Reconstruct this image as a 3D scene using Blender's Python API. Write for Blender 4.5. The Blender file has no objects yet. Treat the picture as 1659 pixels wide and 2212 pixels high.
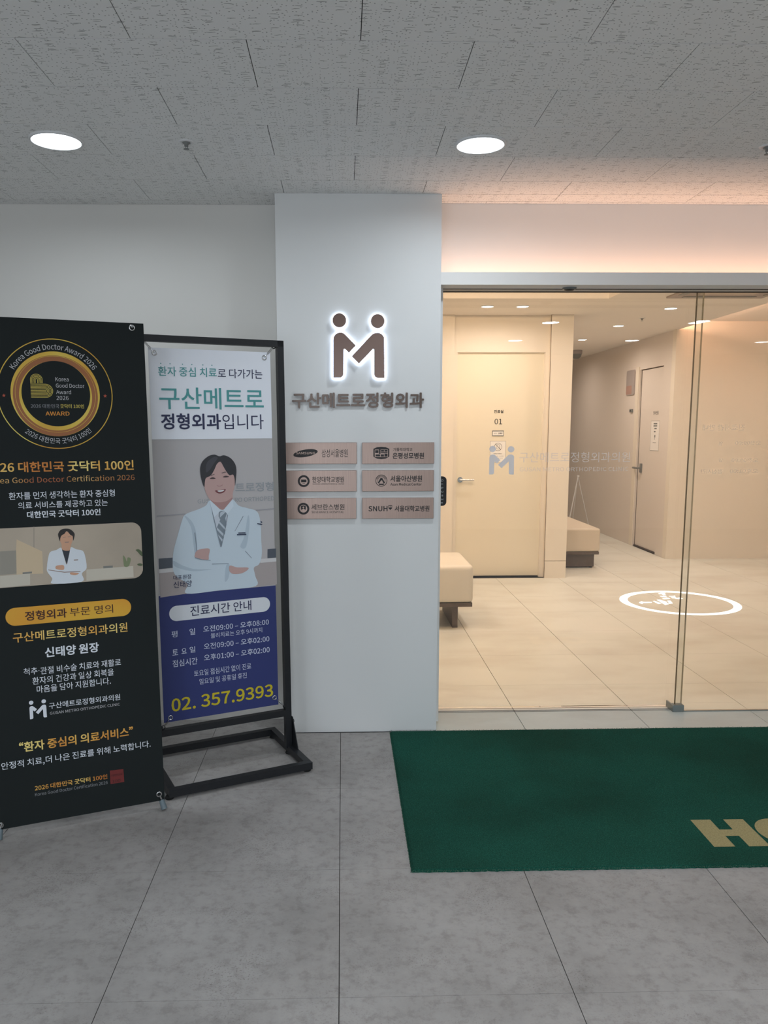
import bpy, bmesh, math, random
from mathutils import Vector, Matrix
from mathutils.geometry import tessellate_polygon
S = bpy.context.scene
C = S.collection
random.seed(7)
# ------------------------------------------------------------------ camera
W_PX, H_PX = 1659, 2212
FOC = 1738.5                                   # focal length in pixels of the 1659x2212 frame
cam = bpy.data.objects.new('camera', bpy.data.cameras.new('camera')); C.objects.link(cam)
S.camera = cam
_p, _y, _r = 0.1435, 0.0239, 0.0027            # pitch down, yaw right, roll
_f = Vector((math.sin(_y)*math.cos(_p), math.cos(_y)*math.cos(_p), -math.sin(_p)))
_rt = Vector((math.cos(_y), -math.sin(_y), 0)); _dn = _f.cross(_rt)
_R = _rt*math.cos(_r) + _dn*math.sin(_r); _D = -_rt*math.sin(_r) + _dn*math.cos(_r)
_m = Matrix((( _R.x, -_D.x, -_f.x), (_R.y, -_D.y, -_f.y), (_R.z, -_D.z, -_f.z)))
cam.matrix_world = Matrix.Translation((0, 0, 1.4271)) @ _m.to_4x4()
cam.data.sensor_fit = 'AUTO'; cam.data.sensor_width = 36.0
cam.data.lens = FOC/H_PX*36.0
cam.data.shift_x = (829.5-782.5)/H_PX
cam.data.shift_y = (1177.8-1106)/H_PX
cam.data.clip_start = 0.05; cam.data.clip_end = 100
# ------------------------------------------------------------------ view and world
S.view_settings.view_transform = 'Standard'; S.view_settings.look = 'None'
S.view_settings.gamma = 1; S.view_settings.use_curve_mapping = False
S.view_settings.exposure = 0.0
wd = bpy.data.worlds.new('world'); S.world = wd; wd.use_nodes = True
wd.node_tree.nodes['Background'].inputs[0].default_value = (0.78, 0.88, 1.0, 1)
wd.node_tree.nodes['Background'].inputs[1].default_value = 2.6  # added fill for the hall, entering by the gap in the unseen back wall
HALL_COL = (0.83, 0.92, 1.0); HALL_W = 14.5
WARM_COL = (1.0, 0.83, 0.74); WARM_W = 13.0
COVE_COL = (1.0, 0.58, 0.40)
def area(name, loc, rot, sx, sy, power, col, shape='RECTANGLE', spread=180, parent=None):
    l = bpy.data.lights.new(name, 'AREA'); l.shape = shape; l.size = sx; l.size_y = sy
    l.energy = power; l.color = col; l.spread = math.radians(spread)
    o = bpy.data.objects.new(name, l); C.objects.link(o); o.location = loc; o.rotation_euler = rot
    if parent: o.parent = parent
    return o
PI = math.pi
# light strips: on top of the door header, in the inner room's ceiling cove and its raised tray
area('header_led', (3.46, 3.735, 2.0765), (PI, 0, 0), 6.0, 0.012, 7.0, COVE_COL)
area('cove_led', (3.47, 6.4, 2.492), (0, math.radians(-105), 0), 0.03, 4.4, 34.0, COVE_COL)
area('tray_led', (0.4, 4.42, 2.50), (math.radians(110), 0, 0), 3.4, 0.05, 46.0, (1.0, 0.70, 0.46))
# ------------------------------------------------------------------ materials
def lin(c):
    return tuple(((x/255+0.055)/1.055)**2.4 if x > 10.3 else x/255/12.92 for x in c)
def _new(name):
    m = bpy.data.materials.new(name); m.use_nodes = True
    return m, m.node_tree, m.node_tree.nodes['Principled BSDF']
def mat(name, rgb, rough=0.6, metal=0.0, spec=0.5, emit=None, es=0, var=0, vs=6.0, bump=0, bs=60.0):
    """flat colour (8-bit sRGB) with optional soft mottling and fine relief"""
    m, t, b = _new(name)
    col = lin(rgb)
    b.inputs['Base Color'].default_value = (*col, 1)
    b.inputs['Roughness'].default_value = rough; b.inputs['Metallic'].default_value = metal
    b.inputs['Specular IOR Level'].default_value = spec
    if emit:
        b.inputs['Emission Color'].default_value = (*lin(emit), 1); b.inputs['Emission Strength'].default_value = es
    if var or bump:
        g = t.nodes.new('ShaderNodeNewGeometry')
    if var:
        n = t.nodes.new('ShaderNodeTexNoise'); n.inputs['Scale'].default_value = vs; n.inputs['Detail'].default_value = 5
        t.links.new(g.outputs['Position'], n.inputs['Vector'])
        r = t.nodes.new('ShaderNodeValToRGB')
        r.color_ramp.elements[0].position = 0.3; r.color_ramp.elements[1].position = 0.7
        r.color_ramp.elements[0].color = (*[c*(1-var) for c in col], 1)
        r.color_ramp.elements[1].color = (*[min(1, c*(1+var)) for c in col], 1)
        t.links.new(n.outputs['Fac'], r.inputs['Fac']); t.links.new(r.outputs['Color'], b.inputs['Base Color'])
    if bump:
        n2 = t.nodes.new('ShaderNodeTexNoise'); n2.inputs['Scale'].default_value = bs
        t.links.new(g.outputs['Position'], n2.inputs['Vector'])
        bp = t.nodes.new('ShaderNodeBump'); bp.inputs['Strength'].default_value = bump; bp.inputs['Distance'].default_value = 0.002
        t.links.new(n2.outputs['Fac'], bp.inputs['Height']); t.links.new(bp.outputs['Normal'], b.inputs['Normal'])
    return m
def N(t, kind, **kw):
    n = t.nodes.new(kind)
    for k, v in kw.items():
        if k in n.inputs.keys(): n.inputs[k].default_value = v
        else: setattr(n, k, v)
    return n
def ramp(t, src, stops):
    r = t.nodes.new('ShaderNodeValToRGB'); e = r.color_ramp.elements
    while len(e) < len(stops): e.new(0.5)
    for i, (p, c) in enumerate(stops):
        e[i].position = p; e[i].color = (*c, 1) if len(c) == 3 else c
    t.links.new(src, r.inputs['Fac']); return r
def mixc(t, fac, a, b, mode='MIX'):
    n = t.nodes.new('ShaderNodeMix'); n.data_type = 'RGBA'; n.blend_type = mode
    for k, v in ((0, fac), (6, a), (7, b)):
        if hasattr(v, 'is_linked') or isinstance(v, bpy.types.NodeSocket): t.links.new(v, n.inputs[k])
        else: n.inputs[k].default_value = v if k == 0 else (*v, 1)
    return n.outputs[2]
def math_(t, op, a, b=0.0, c=0.0):
    n = t.nodes.new('ShaderNodeMath'); n.operation = op
    for i, v in enumerate((a, b, c)):
        if isinstance(v, bpy.types.NodeSocket): t.links.new(v, n.inputs[i])
        else: n.inputs[i].default_value = v
    return n.outputs[0]
def vec(t, src, scale, add=(0, 0, 0)):
    n = t.nodes.new('ShaderNodeMapping'); n.inputs['Scale'].default_value = scale; n.inputs['Location'].default_value = add
    t.links.new(src, n.inputs['Vector']); return n.outputs[0]
def concrete_tile():
    m, t, b = _new('concrete_tile')
    g = t.nodes.new('ShaderNodeNewGeometry'); P = g.outputs['Position']
    big = N(t, 'ShaderNodeTexNoise', Scale=2.6, Detail=8.0, Roughness=0.62); t.links.new(P, big.inputs['Vector'])
    r1 = ramp(t, big.outputs['Fac'], [(0.3, lin((146, 142, 139))), (0.5, lin((162, 158, 155))), (0.72, lin((174, 170, 167)))])
    mid = N(t, 'ShaderNodeTexNoise', Scale=26.0, Detail=6.0, Roughness=0.7); t.links.new(P, mid.inputs['Vector'])
    r2 = ramp(t, mid.outputs['Fac'], [(0.34, (0.80, 0.79, 0.78)), (0.5, (1, 1, 1)), (0.7, (1.06, 1.06, 1.06))])
    c1 = mixc(t, 1.0, r1.outputs[0], r2.outputs[0], 'MULTIPLY')
    patch = N(t, 'ShaderNodeTexNoise', Scale=4.2, Detail=3.0); t.links.new(vec(t, P, (1, 1, 1), (3, 7, 0)), patch.inputs['Vector'])
    fine = N(t, 'ShaderNodeTexNoise', Scale=170.0, Detail=3.0, Roughness=0.6); t.links.new(P, fine.inputs['Vector'])
    pm = ramp(t, patch.outputs['Fac'], [(0.46, (0, 0, 0)), (0.66, (1, 1, 1))])
    fm = ramp(t, fine.outputs['Fac'], [(0.34, (1, 1, 1)), (0.44, (0, 0, 0))])
    k = math_(t, 'MULTIPLY', pm.outputs[0], fm.outputs[0])
    k = math_(t, 'MULTIPLY', k, 0.55)
    c2 = mixc(t, k, c1, lin((96, 90, 84)))
    t.links.new(c2, b.inputs['Base Color'])
    b.inputs['Roughness'].default_value = 0.62; b.inputs['Specular IOR Level'].default_value = 0.3
    bp = N(t, 'ShaderNodeBump', Strength=0.15, Distance=0.001); t.links.new(fine.outputs['Fac'], bp.inputs['Height'])
    t.links.new(bp.outputs['Normal'], b.inputs['Normal'])
    return m
def cream_tile():
    m, t, b = _new('cream_tile')
    g = t.nodes.new('ShaderNodeNewGeometry'); P = g.outputs['Position']
    n = N(t, 'ShaderNodeTexNoise', Scale=1.6, Detail=6.0, Roughness=0.6); t.links.new(vec(t, P, (0.8, 1.6, 1)), n.inputs['Vector'])
    r = ramp(t, n.outputs['Fac'], [(0.3, lin((210, 206, 195))), (0.55, lin((224, 224, 214))), (0.75, lin((229, 226, 217)))])
    t.links.new(r.outputs[0], b.inputs['Base Color'])
    b.inputs['Roughness'].default_value = 0.38; b.inputs['Specular IOR Level'].default_value = 0.3
    return m
def ceiling_board():
    """mineral fibre board: pin holes and short worm tracks running along X"""
    m, t, b = _new('fissured_ceiling_board')
    g = t.nodes.new('ShaderNodeNewGeometry'); P = g.outputs['Position']
    wob = N(t, 'ShaderNodeTexNoise', Scale=38.0, Detail=2.0); t.links.new(P, wob.inputs['Vector'])
    sub = t.nodes.new('ShaderNodeVectorMath'); sub.operation = 'SUBTRACT'; t.links.new(wob.outputs['Color'], sub.inputs[0]); sub.inputs[1].default_value = (0.5, 0.5, 0.5)
    sc = t.nodes.new('ShaderNodeVectorMath'); sc.operation = 'SCALE'; t.links.new(sub.outputs[0], sc.inputs[0]); sc.inputs['Scale'].default_value = 0.012
    ad = t.nodes.new('ShaderNodeVectorMath'); ad.operation = 'ADD'; t.links.new(P, ad.inputs[0]); t.links.new(sc.outputs[0], ad.inputs[1])
    Q = ad.outputs[0]
    def cells(scale, off, thr, keep):
        v = N(t, 'ShaderNodeTexVoronoi', Scale=1.0); v.voronoi_dimensions = '2D'
        t.links.new(vec(t, Q, scale, off), v.inputs['Vector'])
        d = math_(t, 'LESS_THAN', v.outputs['Distance'], thr)
        sep = t.nodes.new('ShaderNodeSeparateColor'); t.links.new(v.outputs['Color'], sep.inputs[0])
        kk = math_(t, 'LESS_THAN', sep.outputs[0], keep)
        return math_(t, 'MULTIPLY', d, kk)
    worms = cells((18, 125, 1), (3, 1, 0), 0.20, 0.25)
    dots = cells((84, 84, 1), (7, 5, 0), 0.16, 0.50)
    k = math_(t, 'MAXIMUM', worms, dots)
    c = mixc(t, math_(t, 'MULTIPLY', k, 0.58), lin((236, 236, 234)), lin((100, 98, 96)))
    t.links.new(c, b.inputs['Base Color']); b.inputs['Roughness'].default_value = 0.95; b.inputs['Specular IOR Level'].default_value = 0.1
    return m
def glass_mat():
    m, t, b = _new('clear_glass'); t.nodes.remove(b)
    out = t.nodes['Material Output']
    fr = N(t, 'ShaderNodeFresnel', IOR=1.5)
    tr = t.nodes.new('ShaderNodeBsdfTransparent'); tr.inputs[0].default_value = (0.955, 0.965, 0.95, 1)
    gl = t.nodes.new('ShaderNodeBsdfGlossy'); gl.inputs['Roughness'].default_value = 0.0
    mx = t.nodes.new('ShaderNodeMixShader'); t.links.new(fr.outputs[0], mx.inputs[0]); t.links.new(tr.outputs[0], mx.inputs[1]); t.links.new(gl.outputs[0], mx.inputs[2])
    t.links.new(mx.outputs[0], out.inputs[0]); return m
def film(name, rgb, alpha):
    """frosted vinyl: part clear, the rest scattering to both sides"""
    m, t, b = _new(name); t.nodes.remove(b); c = (*lin(rgb), 1)
    tr = t.nodes.new('ShaderNodeBsdfTransparent'); di = t.nodes.new('ShaderNodeBsdfDiffuse'); tl = t.nodes.new('ShaderNodeBsdfTranslucent')
    di.inputs[0].default_value = c; tl.inputs[0].default_value = c
    m1 = N(t, 'ShaderNodeMixShader', Fac=0.45); t.links.new(di.outputs[0], m1.inputs[1]); t.links.new(tl.outputs[0], m1.inputs[2])
    m2 = N(t, 'ShaderNodeMixShader', Fac=alpha); t.links.new(tr.outputs[0], m2.inputs[1]); t.links.new(m1.outputs[0], m2.inputs[2])
    t.links.new(m2.outputs[0], t.nodes['Material Output'].inputs[0]); return m
def brushed(name, rgb):
    m, t, b = _new(name)
    g = t.nodes.new('ShaderNodeNewGeometry')
    n = N(t, 'ShaderNodeTexNoise', Scale=1.0, Detail=3.0); t.links.new(vec(t, g.outputs['Position'], (700, 20, 6)), n.inputs['Vector'])
    c = lin(rgb); r = ramp(t, n.outputs['Fac'], [(0.3, tuple(x*0.88 for x in c)), (0.7, tuple(x*1.1 for x in c))])
    t.links.new(r.outputs[0], b.inputs['Base Color'])
    b.inputs['Metallic'].default_value = 0.95; b.inputs['Roughness'].default_value = 0.36
    return m
def shimmer(name, a, c, d, scale=9.0):
    """printed gold: colour runs through three tones along the line"""
    m, t, b = _new(name); g = t.nodes.new('ShaderNodeNewGeometry')
    n = N(t, 'ShaderNodeTexNoise', Scale=1.0, Detail=0.0); t.links.new(vec(t, g.outputs['Position'], (scale, scale, scale*0.6)), n.inputs['Vector'])
    r = ramp(t, n.outputs['Fac'], [(0.32, lin(a)), (0.5, lin(c)), (0.66, lin(d))]); t.links.new(r.outputs[0], b.inputs['Base Color'])
    b.inputs['Roughness'].default_value = 0.6; return m
M = {}
M['concrete'] = concrete_tile(); M['cream_tile'] = cream_tile(); M['board'] = ceiling_board()
M['glass'] = glass_mat()
M['joint'] = mat('dark_joint', (48, 44, 40), 0.9)
M['joint_in'] = mat('brown_joint', (96, 70, 46), 0.9)
M['void'] = mat('ceiling_void', (30, 30, 30), 0.9)
M['white'] = mat('white_paint', (226, 226, 224), 0.55, var=0.015, vs=1.5, bump=0.05, bs=300)
M['grey_wall'] = mat('warm_grey_paint', (222, 219, 213), 0.7, var=0.015, vs=1.2, bump=0.05, bs=300)
M['cream'] = mat('cream_paint', (230, 220, 204), 0.6, var=0.012, vs=1.0)
M['cream_door'] = mat('cream_laminate', (230, 220, 198), 0.42)
M['cream_grey'] = mat('pale_grey_cream_paint', (222, 212, 202), 0.6)
M['in_ceil'] = mat('matt_ceiling_paint', (236, 229, 220), 0.9)
M['header'] = mat('header_paint', (236, 234, 230), 0.5)
M['taupe'] = mat('taupe_soffit', (190, 178, 166), 0.6)
M['dark_brown'] = mat('dark_brown_metal', (72, 58, 46), 0.5, 0.3)
M['black_metal'] = mat('black_powder_coat', (24, 26, 30), 0.45, var=0.1, vs=40)
M['black_rubber'] = mat('black_rubber', (18, 18, 18), 0.8)
M['chrome'] = mat('chrome', (205, 205, 205), 0.2, 1.0)
M['steel'] = mat('grey_steel', (136, 144, 144), 0.35, 0.7)
M['foot'] = mat('blue_grey_plastic', (104, 118, 124), 0.45)
M['bronze'] = mat('bronze_sheet', (112, 90, 80), 0.22, 0.45)
M['bronze_dark'] = mat('bronze_letters', (92, 77, 68), 0.25, 0.5)
M['plate'] = brushed('brushed_bronze', (154, 133, 122))
M['ink'] = mat('black_ink', (26, 22, 22), 0.5)
M['lit'] = mat('lit_acrylic', (240, 246, 255), 0.5, emit=(222, 236, 255), es=3.2)
M['diff'] = mat('lit_diffuser', (250, 250, 250), 0.5, emit=(236, 246, 255), es=6)
M['diff_warm'] = mat('lit_warm_diffuser', (250, 250, 250), 0.5, emit=(255, 236, 205), es=6)
M['led'] = mat('warm_led_strip', (250, 240, 220), 0.5, emit=(255, 196, 140), es=3)
M['painted_glow'] = mat('painted_projection', (250, 250, 250), 0.6, emit=(250, 250, 255), es=1.1)
M['ring_white'] = mat('white_plastic', (222, 222, 222), 0.4)
M['smoke'] = mat('grey_plastic', (120, 122, 120), 0.4)
M['frost'] = film('frosted_vinyl', (236, 244, 255), 0.94)
M['frost2'] = film('thin_frosted_vinyl', (246, 246, 248), 0.6)
M['frost3'] = film('faint_vinyl', (246, 246, 248), 0.32)
M['leather'] = mat('ivory_leather', (226, 217, 200), 0.45, bump=0.08, bs=400)
M['leather2'] = mat('beige_leather', (214, 200, 180), 0.5, bump=0.08, bs=400)
M['wood_dark'] = mat('dark_grey_brown_wood', (96, 82, 72), 0.5, var=0.12, vs=30)
M['paper'] = mat('paper', (236, 232, 226), 0.7)
M['sign_grey'] = mat('grey_sign', (168, 158, 154), 0.6)
M['sign_pink'] = mat('rosy_sign', (176, 140, 126), 0.6)
# printed inks
M['p_black'] = mat('black_banner_cloth', (30, 35, 35), 0.7, spec=0.2, var=0.06, vs=2)
for k_, c_ in dict(silver=(196, 196, 198), dim=(140, 142, 146), lemon=(214, 196, 92), orange=(222, 146, 50), white_ink=(226, 230, 236),
        maroon=(64, 22, 10), seal=(112, 36, 34), sealdark=(58, 26, 26), redstar=(186, 84, 60), goldband=(214, 180, 70), brownband=(158, 98, 56),
        teal=(82, 158, 158), navy=(46, 50, 84), haze=(158, 162, 166), ice=(208, 214, 232), yellow=(206, 188, 30), cloth_white=(240, 243, 250),
        cloth_blue=(44, 54, 112), pillw=(222, 225, 230), photo_bg=(188, 184, 184), skin=(206, 158, 128), hair=(36, 30, 28), coat=(216, 222, 228), shirt=(44, 50, 60),
        coatline=(150, 128, 118), wallA=(150, 144, 132), wallB=(168, 156, 140), sun=(206, 184, 152), cream_ink=(200, 192, 176), bookg=(128, 128, 122),
        leaf=(124, 134, 98), leafd=(84, 96, 66), slab=(84, 90, 100), ledge=(214, 212, 212), under=(176, 166, 164), wallline=(164, 162, 166),
        coat2=(204, 218, 228), fold=(184, 200, 212), shirt2=(202, 210, 220), tie=(130, 142, 152), tiel=(192, 202, 212), skin2=(198, 164, 158),
        skind=(176, 138, 134), collar=(214, 226, 236), hair2=(54, 54, 58), hairl=(72, 72, 78), dark2=(74, 60, 62), brow=(112, 96, 96), mouth=(124, 70, 72),
        teeth=(228, 226, 226), line2=(128, 140, 152), ink2=(62, 72, 96)).items():
    M['i_'+k_] = mat('ink_'+k_, c_, 0.6)
M['i_gold'] = shimmer('printed_gold', (206, 128, 50), (232, 176, 80), (240, 216, 130))
M['i_ringgold'] = shimmer('printed_ring_gold', (206, 150, 50), (220, 186, 70), (226, 206, 100), 7.0)
M['i_bronze'] = shimmer('printed_bronze', (170, 96, 56), (196, 140, 76), (216, 176, 110))
M['i_pillgold'] = shimmer('printed_gold_pill', (214, 122, 26), (222, 172, 52), (208, 168, 30), 2.4)
M['i_photo1'] = mat('photo_wall_tone', (178, 164, 146), 0.6, var=0.12, vs=3)

# measured layouts in metres: (text, left, right, bottom, top, ink, weight) and outlines (ink, smooth, points)
T1=[('Korea',-0.2917,-0.2491,1.5922,1.6065,'silver',0),('Good Doctor',-0.2914,-0.1987,1.5711,1.5855,'silver',0),('Award',-0.2916,-0.2435,1.5495,1.5632,'silver',0),('2026',-0.2918,-0.2525,1.5295,1.5432,'silver',0),('2026 대한민국',-0.375,-0.2843,1.501,1.5147,'dim',0),('굿닥터 100인',-0.2812,-0.203,1.5012,1.515,'lemon',0.012),('AWARD',-0.33,-0.2522,1.4761,1.4898,'orange',0.03),('20',-0.5291,-0.4869,1.2841,1.3163,'gold',0.03),('26 대한민국 굿닥터 100인',-0.4833,-0.0446,1.2839,1.3199,'gold',0.03),('Kor',-0.5201,-0.4896,1.246,1.266,'bronze',0),('ea Good Doctor Certification 2026',-0.486,-0.0436,1.248,1.2687,'bronze',0),('환자를 먼저 생각하는 환자 중심형',-0.4617,-0.1147,1.1916,1.217,'white',0.006),('의료 서비스를 제공하고 있는',-0.4347,-0.1407,1.1588,1.1829,'white',0.006),('대한민국 굿닥터 100인',-0.4086,-0.1668,1.1262,1.1501,'white',0.03),('정형외과',-0.4355,-0.2985,0.7696,0.8035,'maroon',0.025),('부문 명의',-0.2883,-0.1409,0.7718,0.8024,'maroon',0),('구산메트로정형외과의원',-0.4784,-0.0939,0.6965,0.7316,'gold',0.015),('신태양 원장',-0.3784,-0.1964,0.6326,0.669,'white',0.035),('척추',-0.4512,-0.4066,0.5774,0.6025,'white',0.004),('.',-0.403,-0.4001,0.5871,0.5903,'white',0),('관절 비수술 치료와 재활로',-0.3967,-0.1231,0.5737,0.6002,'white',0.004),('환자의 건강과 일상 회복을',-0.425,-0.1498,0.5401,0.5665,'white',0.004),('마음을 담아 지원합니다.',-0.4126,-0.162,0.5082,0.5346,'white',0.004),('구산메트로정형외과의원',-0.376,-0.1321,0.445,0.468,'white',0.01),('GUSAN METRO ORTHOPEDIC CLINIC',-0.3742,-0.1341,0.4243,0.4344,'silver',0),('“환자 중심의 의료서비스”',-0.4817,-0.0919,0.3015,0.3389,'gold',0.03),('안정적 치료,더 나은 진료를 위해 노력합니다.',-0.5426,-0.0311,0.2455,0.2755,'white',0.006),('2026 대한민국 굿닥터 100인',-0.4394,-0.1915,0.1536,0.1726,'gold',0.02),('Korea Good Doctor Certification 2026',-0.44,-0.1915,0.134,0.1467,'dim',0),('100',-0.1752,-0.1462,0.1355,0.146,'sealdark',0),('대한민국',-0.1771,-0.1375,0.1584,0.1673,'sealdark',0)]
T2=[('환자 중심 치료',-0.511,-0.2761,1.6349,1.6719,'teal',0.012),('로 다가가는',-0.2715,-0.0829,1.6332,1.6705,'navy',0.005),('구산메트로',-0.5109,-0.0797,1.5067,1.5928,'teal',0.012),('정형외과',-0.5072,-0.2652,1.4271,1.4902,'navy',0.03),('입니다',-0.2589,-0.0822,1.4273,1.4884,'navy',-0.012),('대표원장',-0.4845,-0.4102,0.8231,0.842,'navy',-0.005),('신태양',-0.485,-0.4095,0.7902,0.8171,'navy',0.005),('트로정형',-0.2128,-0.0438,1.1685,1.2077,'haze',0.03),('RO ORTHOPED',-0.2162,-0.0432,1.1281,1.1464,'haze',0.02),('GUS',-0.373,-0.3243,1.1289,1.1459,'haze',0.02),('진료시간 안내',-0.4199,-0.1577,0.6661,0.7087,'navy',0.01),('평',-0.5005,-0.4763,0.5862,0.6127,'ice',0.01),('일',-0.4265,-0.403,0.5883,0.6151,'ice',0.01),('오전09:00 – 오후08:00',-0.3692,-0.0814,0.593,0.6195,'ice',0.01),('물리치료는 오후 9시까지',-0.3377,-0.1124,0.5638,0.5859,'ice',0),('토',-0.5002,-0.4767,0.5109,0.5358,'ice',0.01),('요',-0.463,-0.441,0.5135,0.536,'ice',0.01),('일',-0.4289,-0.405,0.5134,0.5385,'ice',0.01),('오전09:00 – 오후02:00',-0.3688,-0.0809,0.5189,0.5456,'ice',0.01),('점심시간',-0.5013,-0.3976,0.4613,0.4908,'ice',0.01),('오후01:00 – 오후02:00',-0.3701,-0.0808,0.4705,0.4981,'ice',0.01),('토요일 점심시간 없이 진료',-0.4139,-0.1661,0.4092,0.4358,'ice',-0.004),('일요일 및 공휴일 휴진',-0.3931,-0.187,0.3724,0.3973,'ice',-0.004),('02. 357.9393',-0.5127,-0.0694,0.2731,0.329,'yellow',0.03)]
TW=[('구산메트로정형외과',-0.2244,0.3664,1.52,1.5883,'x',0.012)]
TP=[('삼성서울병원',-0.0941,0.023,1.3012,1.3369,'ink',0),('SAMSUNG',-0.2101,-0.1242,1.3148,1.3252,'plate',0.02),('가톨릭대학교',0.228,0.3154,1.3271,1.3423,'ink',0.01),('은평성모병원',0.2257,0.3674,1.2929,1.3206,'ink',0.03),('한양대학교병원',-0.1385,0.0056,1.188,1.2144,'ink',0.01),('HANYANG UNIVERSITY MEDICAL CENTER',-0.1363,0.0054,1.1777,1.1834,'ink',0),('서울아산병원',0.2159,0.3596,1.1894,1.2173,'ink',0.025),('Asan Medical Center',0.2159,0.3584,1.1718,1.1843,'ink',0.02),('세브란스병원',-0.1433,0.0063,1.0625,1.0892,'ink',0.01),('SEVERANCE HOSPITAL',-0.1426,0.0047,1.0477,1.0574,'ink',0),('SNUH',0.116,0.2031,1.0551,1.0793,'ink',0.035),('서울대학교병원',0.2356,0.3947,1.0533,1.0805,'ink',0.02)]
TG=[('구산메트로정형외과의원',0.8653,1.4124,1.2622,1.3123,'x',0.006),('GUSAN METRO ORTHOPEDIC CLINIC',0.8684,1.4056,1.2187,1.2384,'x',0)]
TD=[('진료실',1.4312,1.5211,1.5708,1.602,'x',0.01),('01',1.4384,1.5105,1.4667,1.5188,'x',0.0)]
P1pill=[(-0.4973,0.7871),(-0.0773,0.7875),(-0.2917,0.819),(-0.2951,0.7559)]
P1photo=[(-0.4959,1.094),(-0.0541,1.0963),(-0.0291,1.0614),(-0.0291,0.9286),(-0.0564,0.8928),(-0.5084,0.8904)]
ring=[(-0.2959,1.7349),(-0.2969,1.363),(-0.1041,1.5585),(-0.2958,1.6922),(-0.2977,1.4056),(-0.4367,1.5566),(-0.1473,1.5512),(-0.2914,1.6604),(-0.2959,1.4395),(-0.4031,1.554),(-0.1802,1.5491),(-0.2996,1.7075),(-0.2953,1.3933),(-0.4274,1.6363),(-0.1603,1.6436),(-0.3969,1.4169),(-0.1826,1.4276)]
P1=[('redstar',0,[(-0.4564,1.5484),(-0.4582,1.5443),(-0.4623,1.5439),(-0.4594,1.5411),(-0.4606,1.5368),(-0.457,1.5391),(-0.4536,1.5369),(-0.4543,1.5411),(-0.4511,1.544),(-0.4551,1.5443)]),('redstar',0,[(-0.1305,1.5515),(-0.1324,1.5472),(-0.1369,1.5468),(-0.1336,1.5438),(-0.1349,1.5393),(-0.1309,1.5418),(-0.1272,1.5394),(-0.1281,1.5439),(-0.1245,1.5469),(-0.129,1.5472)])]
blogo=[(-0.3718,1.6155),(-0.3329,1.6164),(-0.3736,1.585),(-0.3722,1.5827),(-0.3739,1.5367),(-0.3016,1.5604),(-0.3232,1.56)]
P1seal=[('seal',0,[(-0.1818,0.1835),(-0.1336,0.1811),(-0.1325,0.1309),(-0.1817,0.1317)])]
mlogo1=[(-0.4401,0.485),(-0.3836,0.4815),(-0.4401,0.4175),(-0.3872,0.417)]
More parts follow.
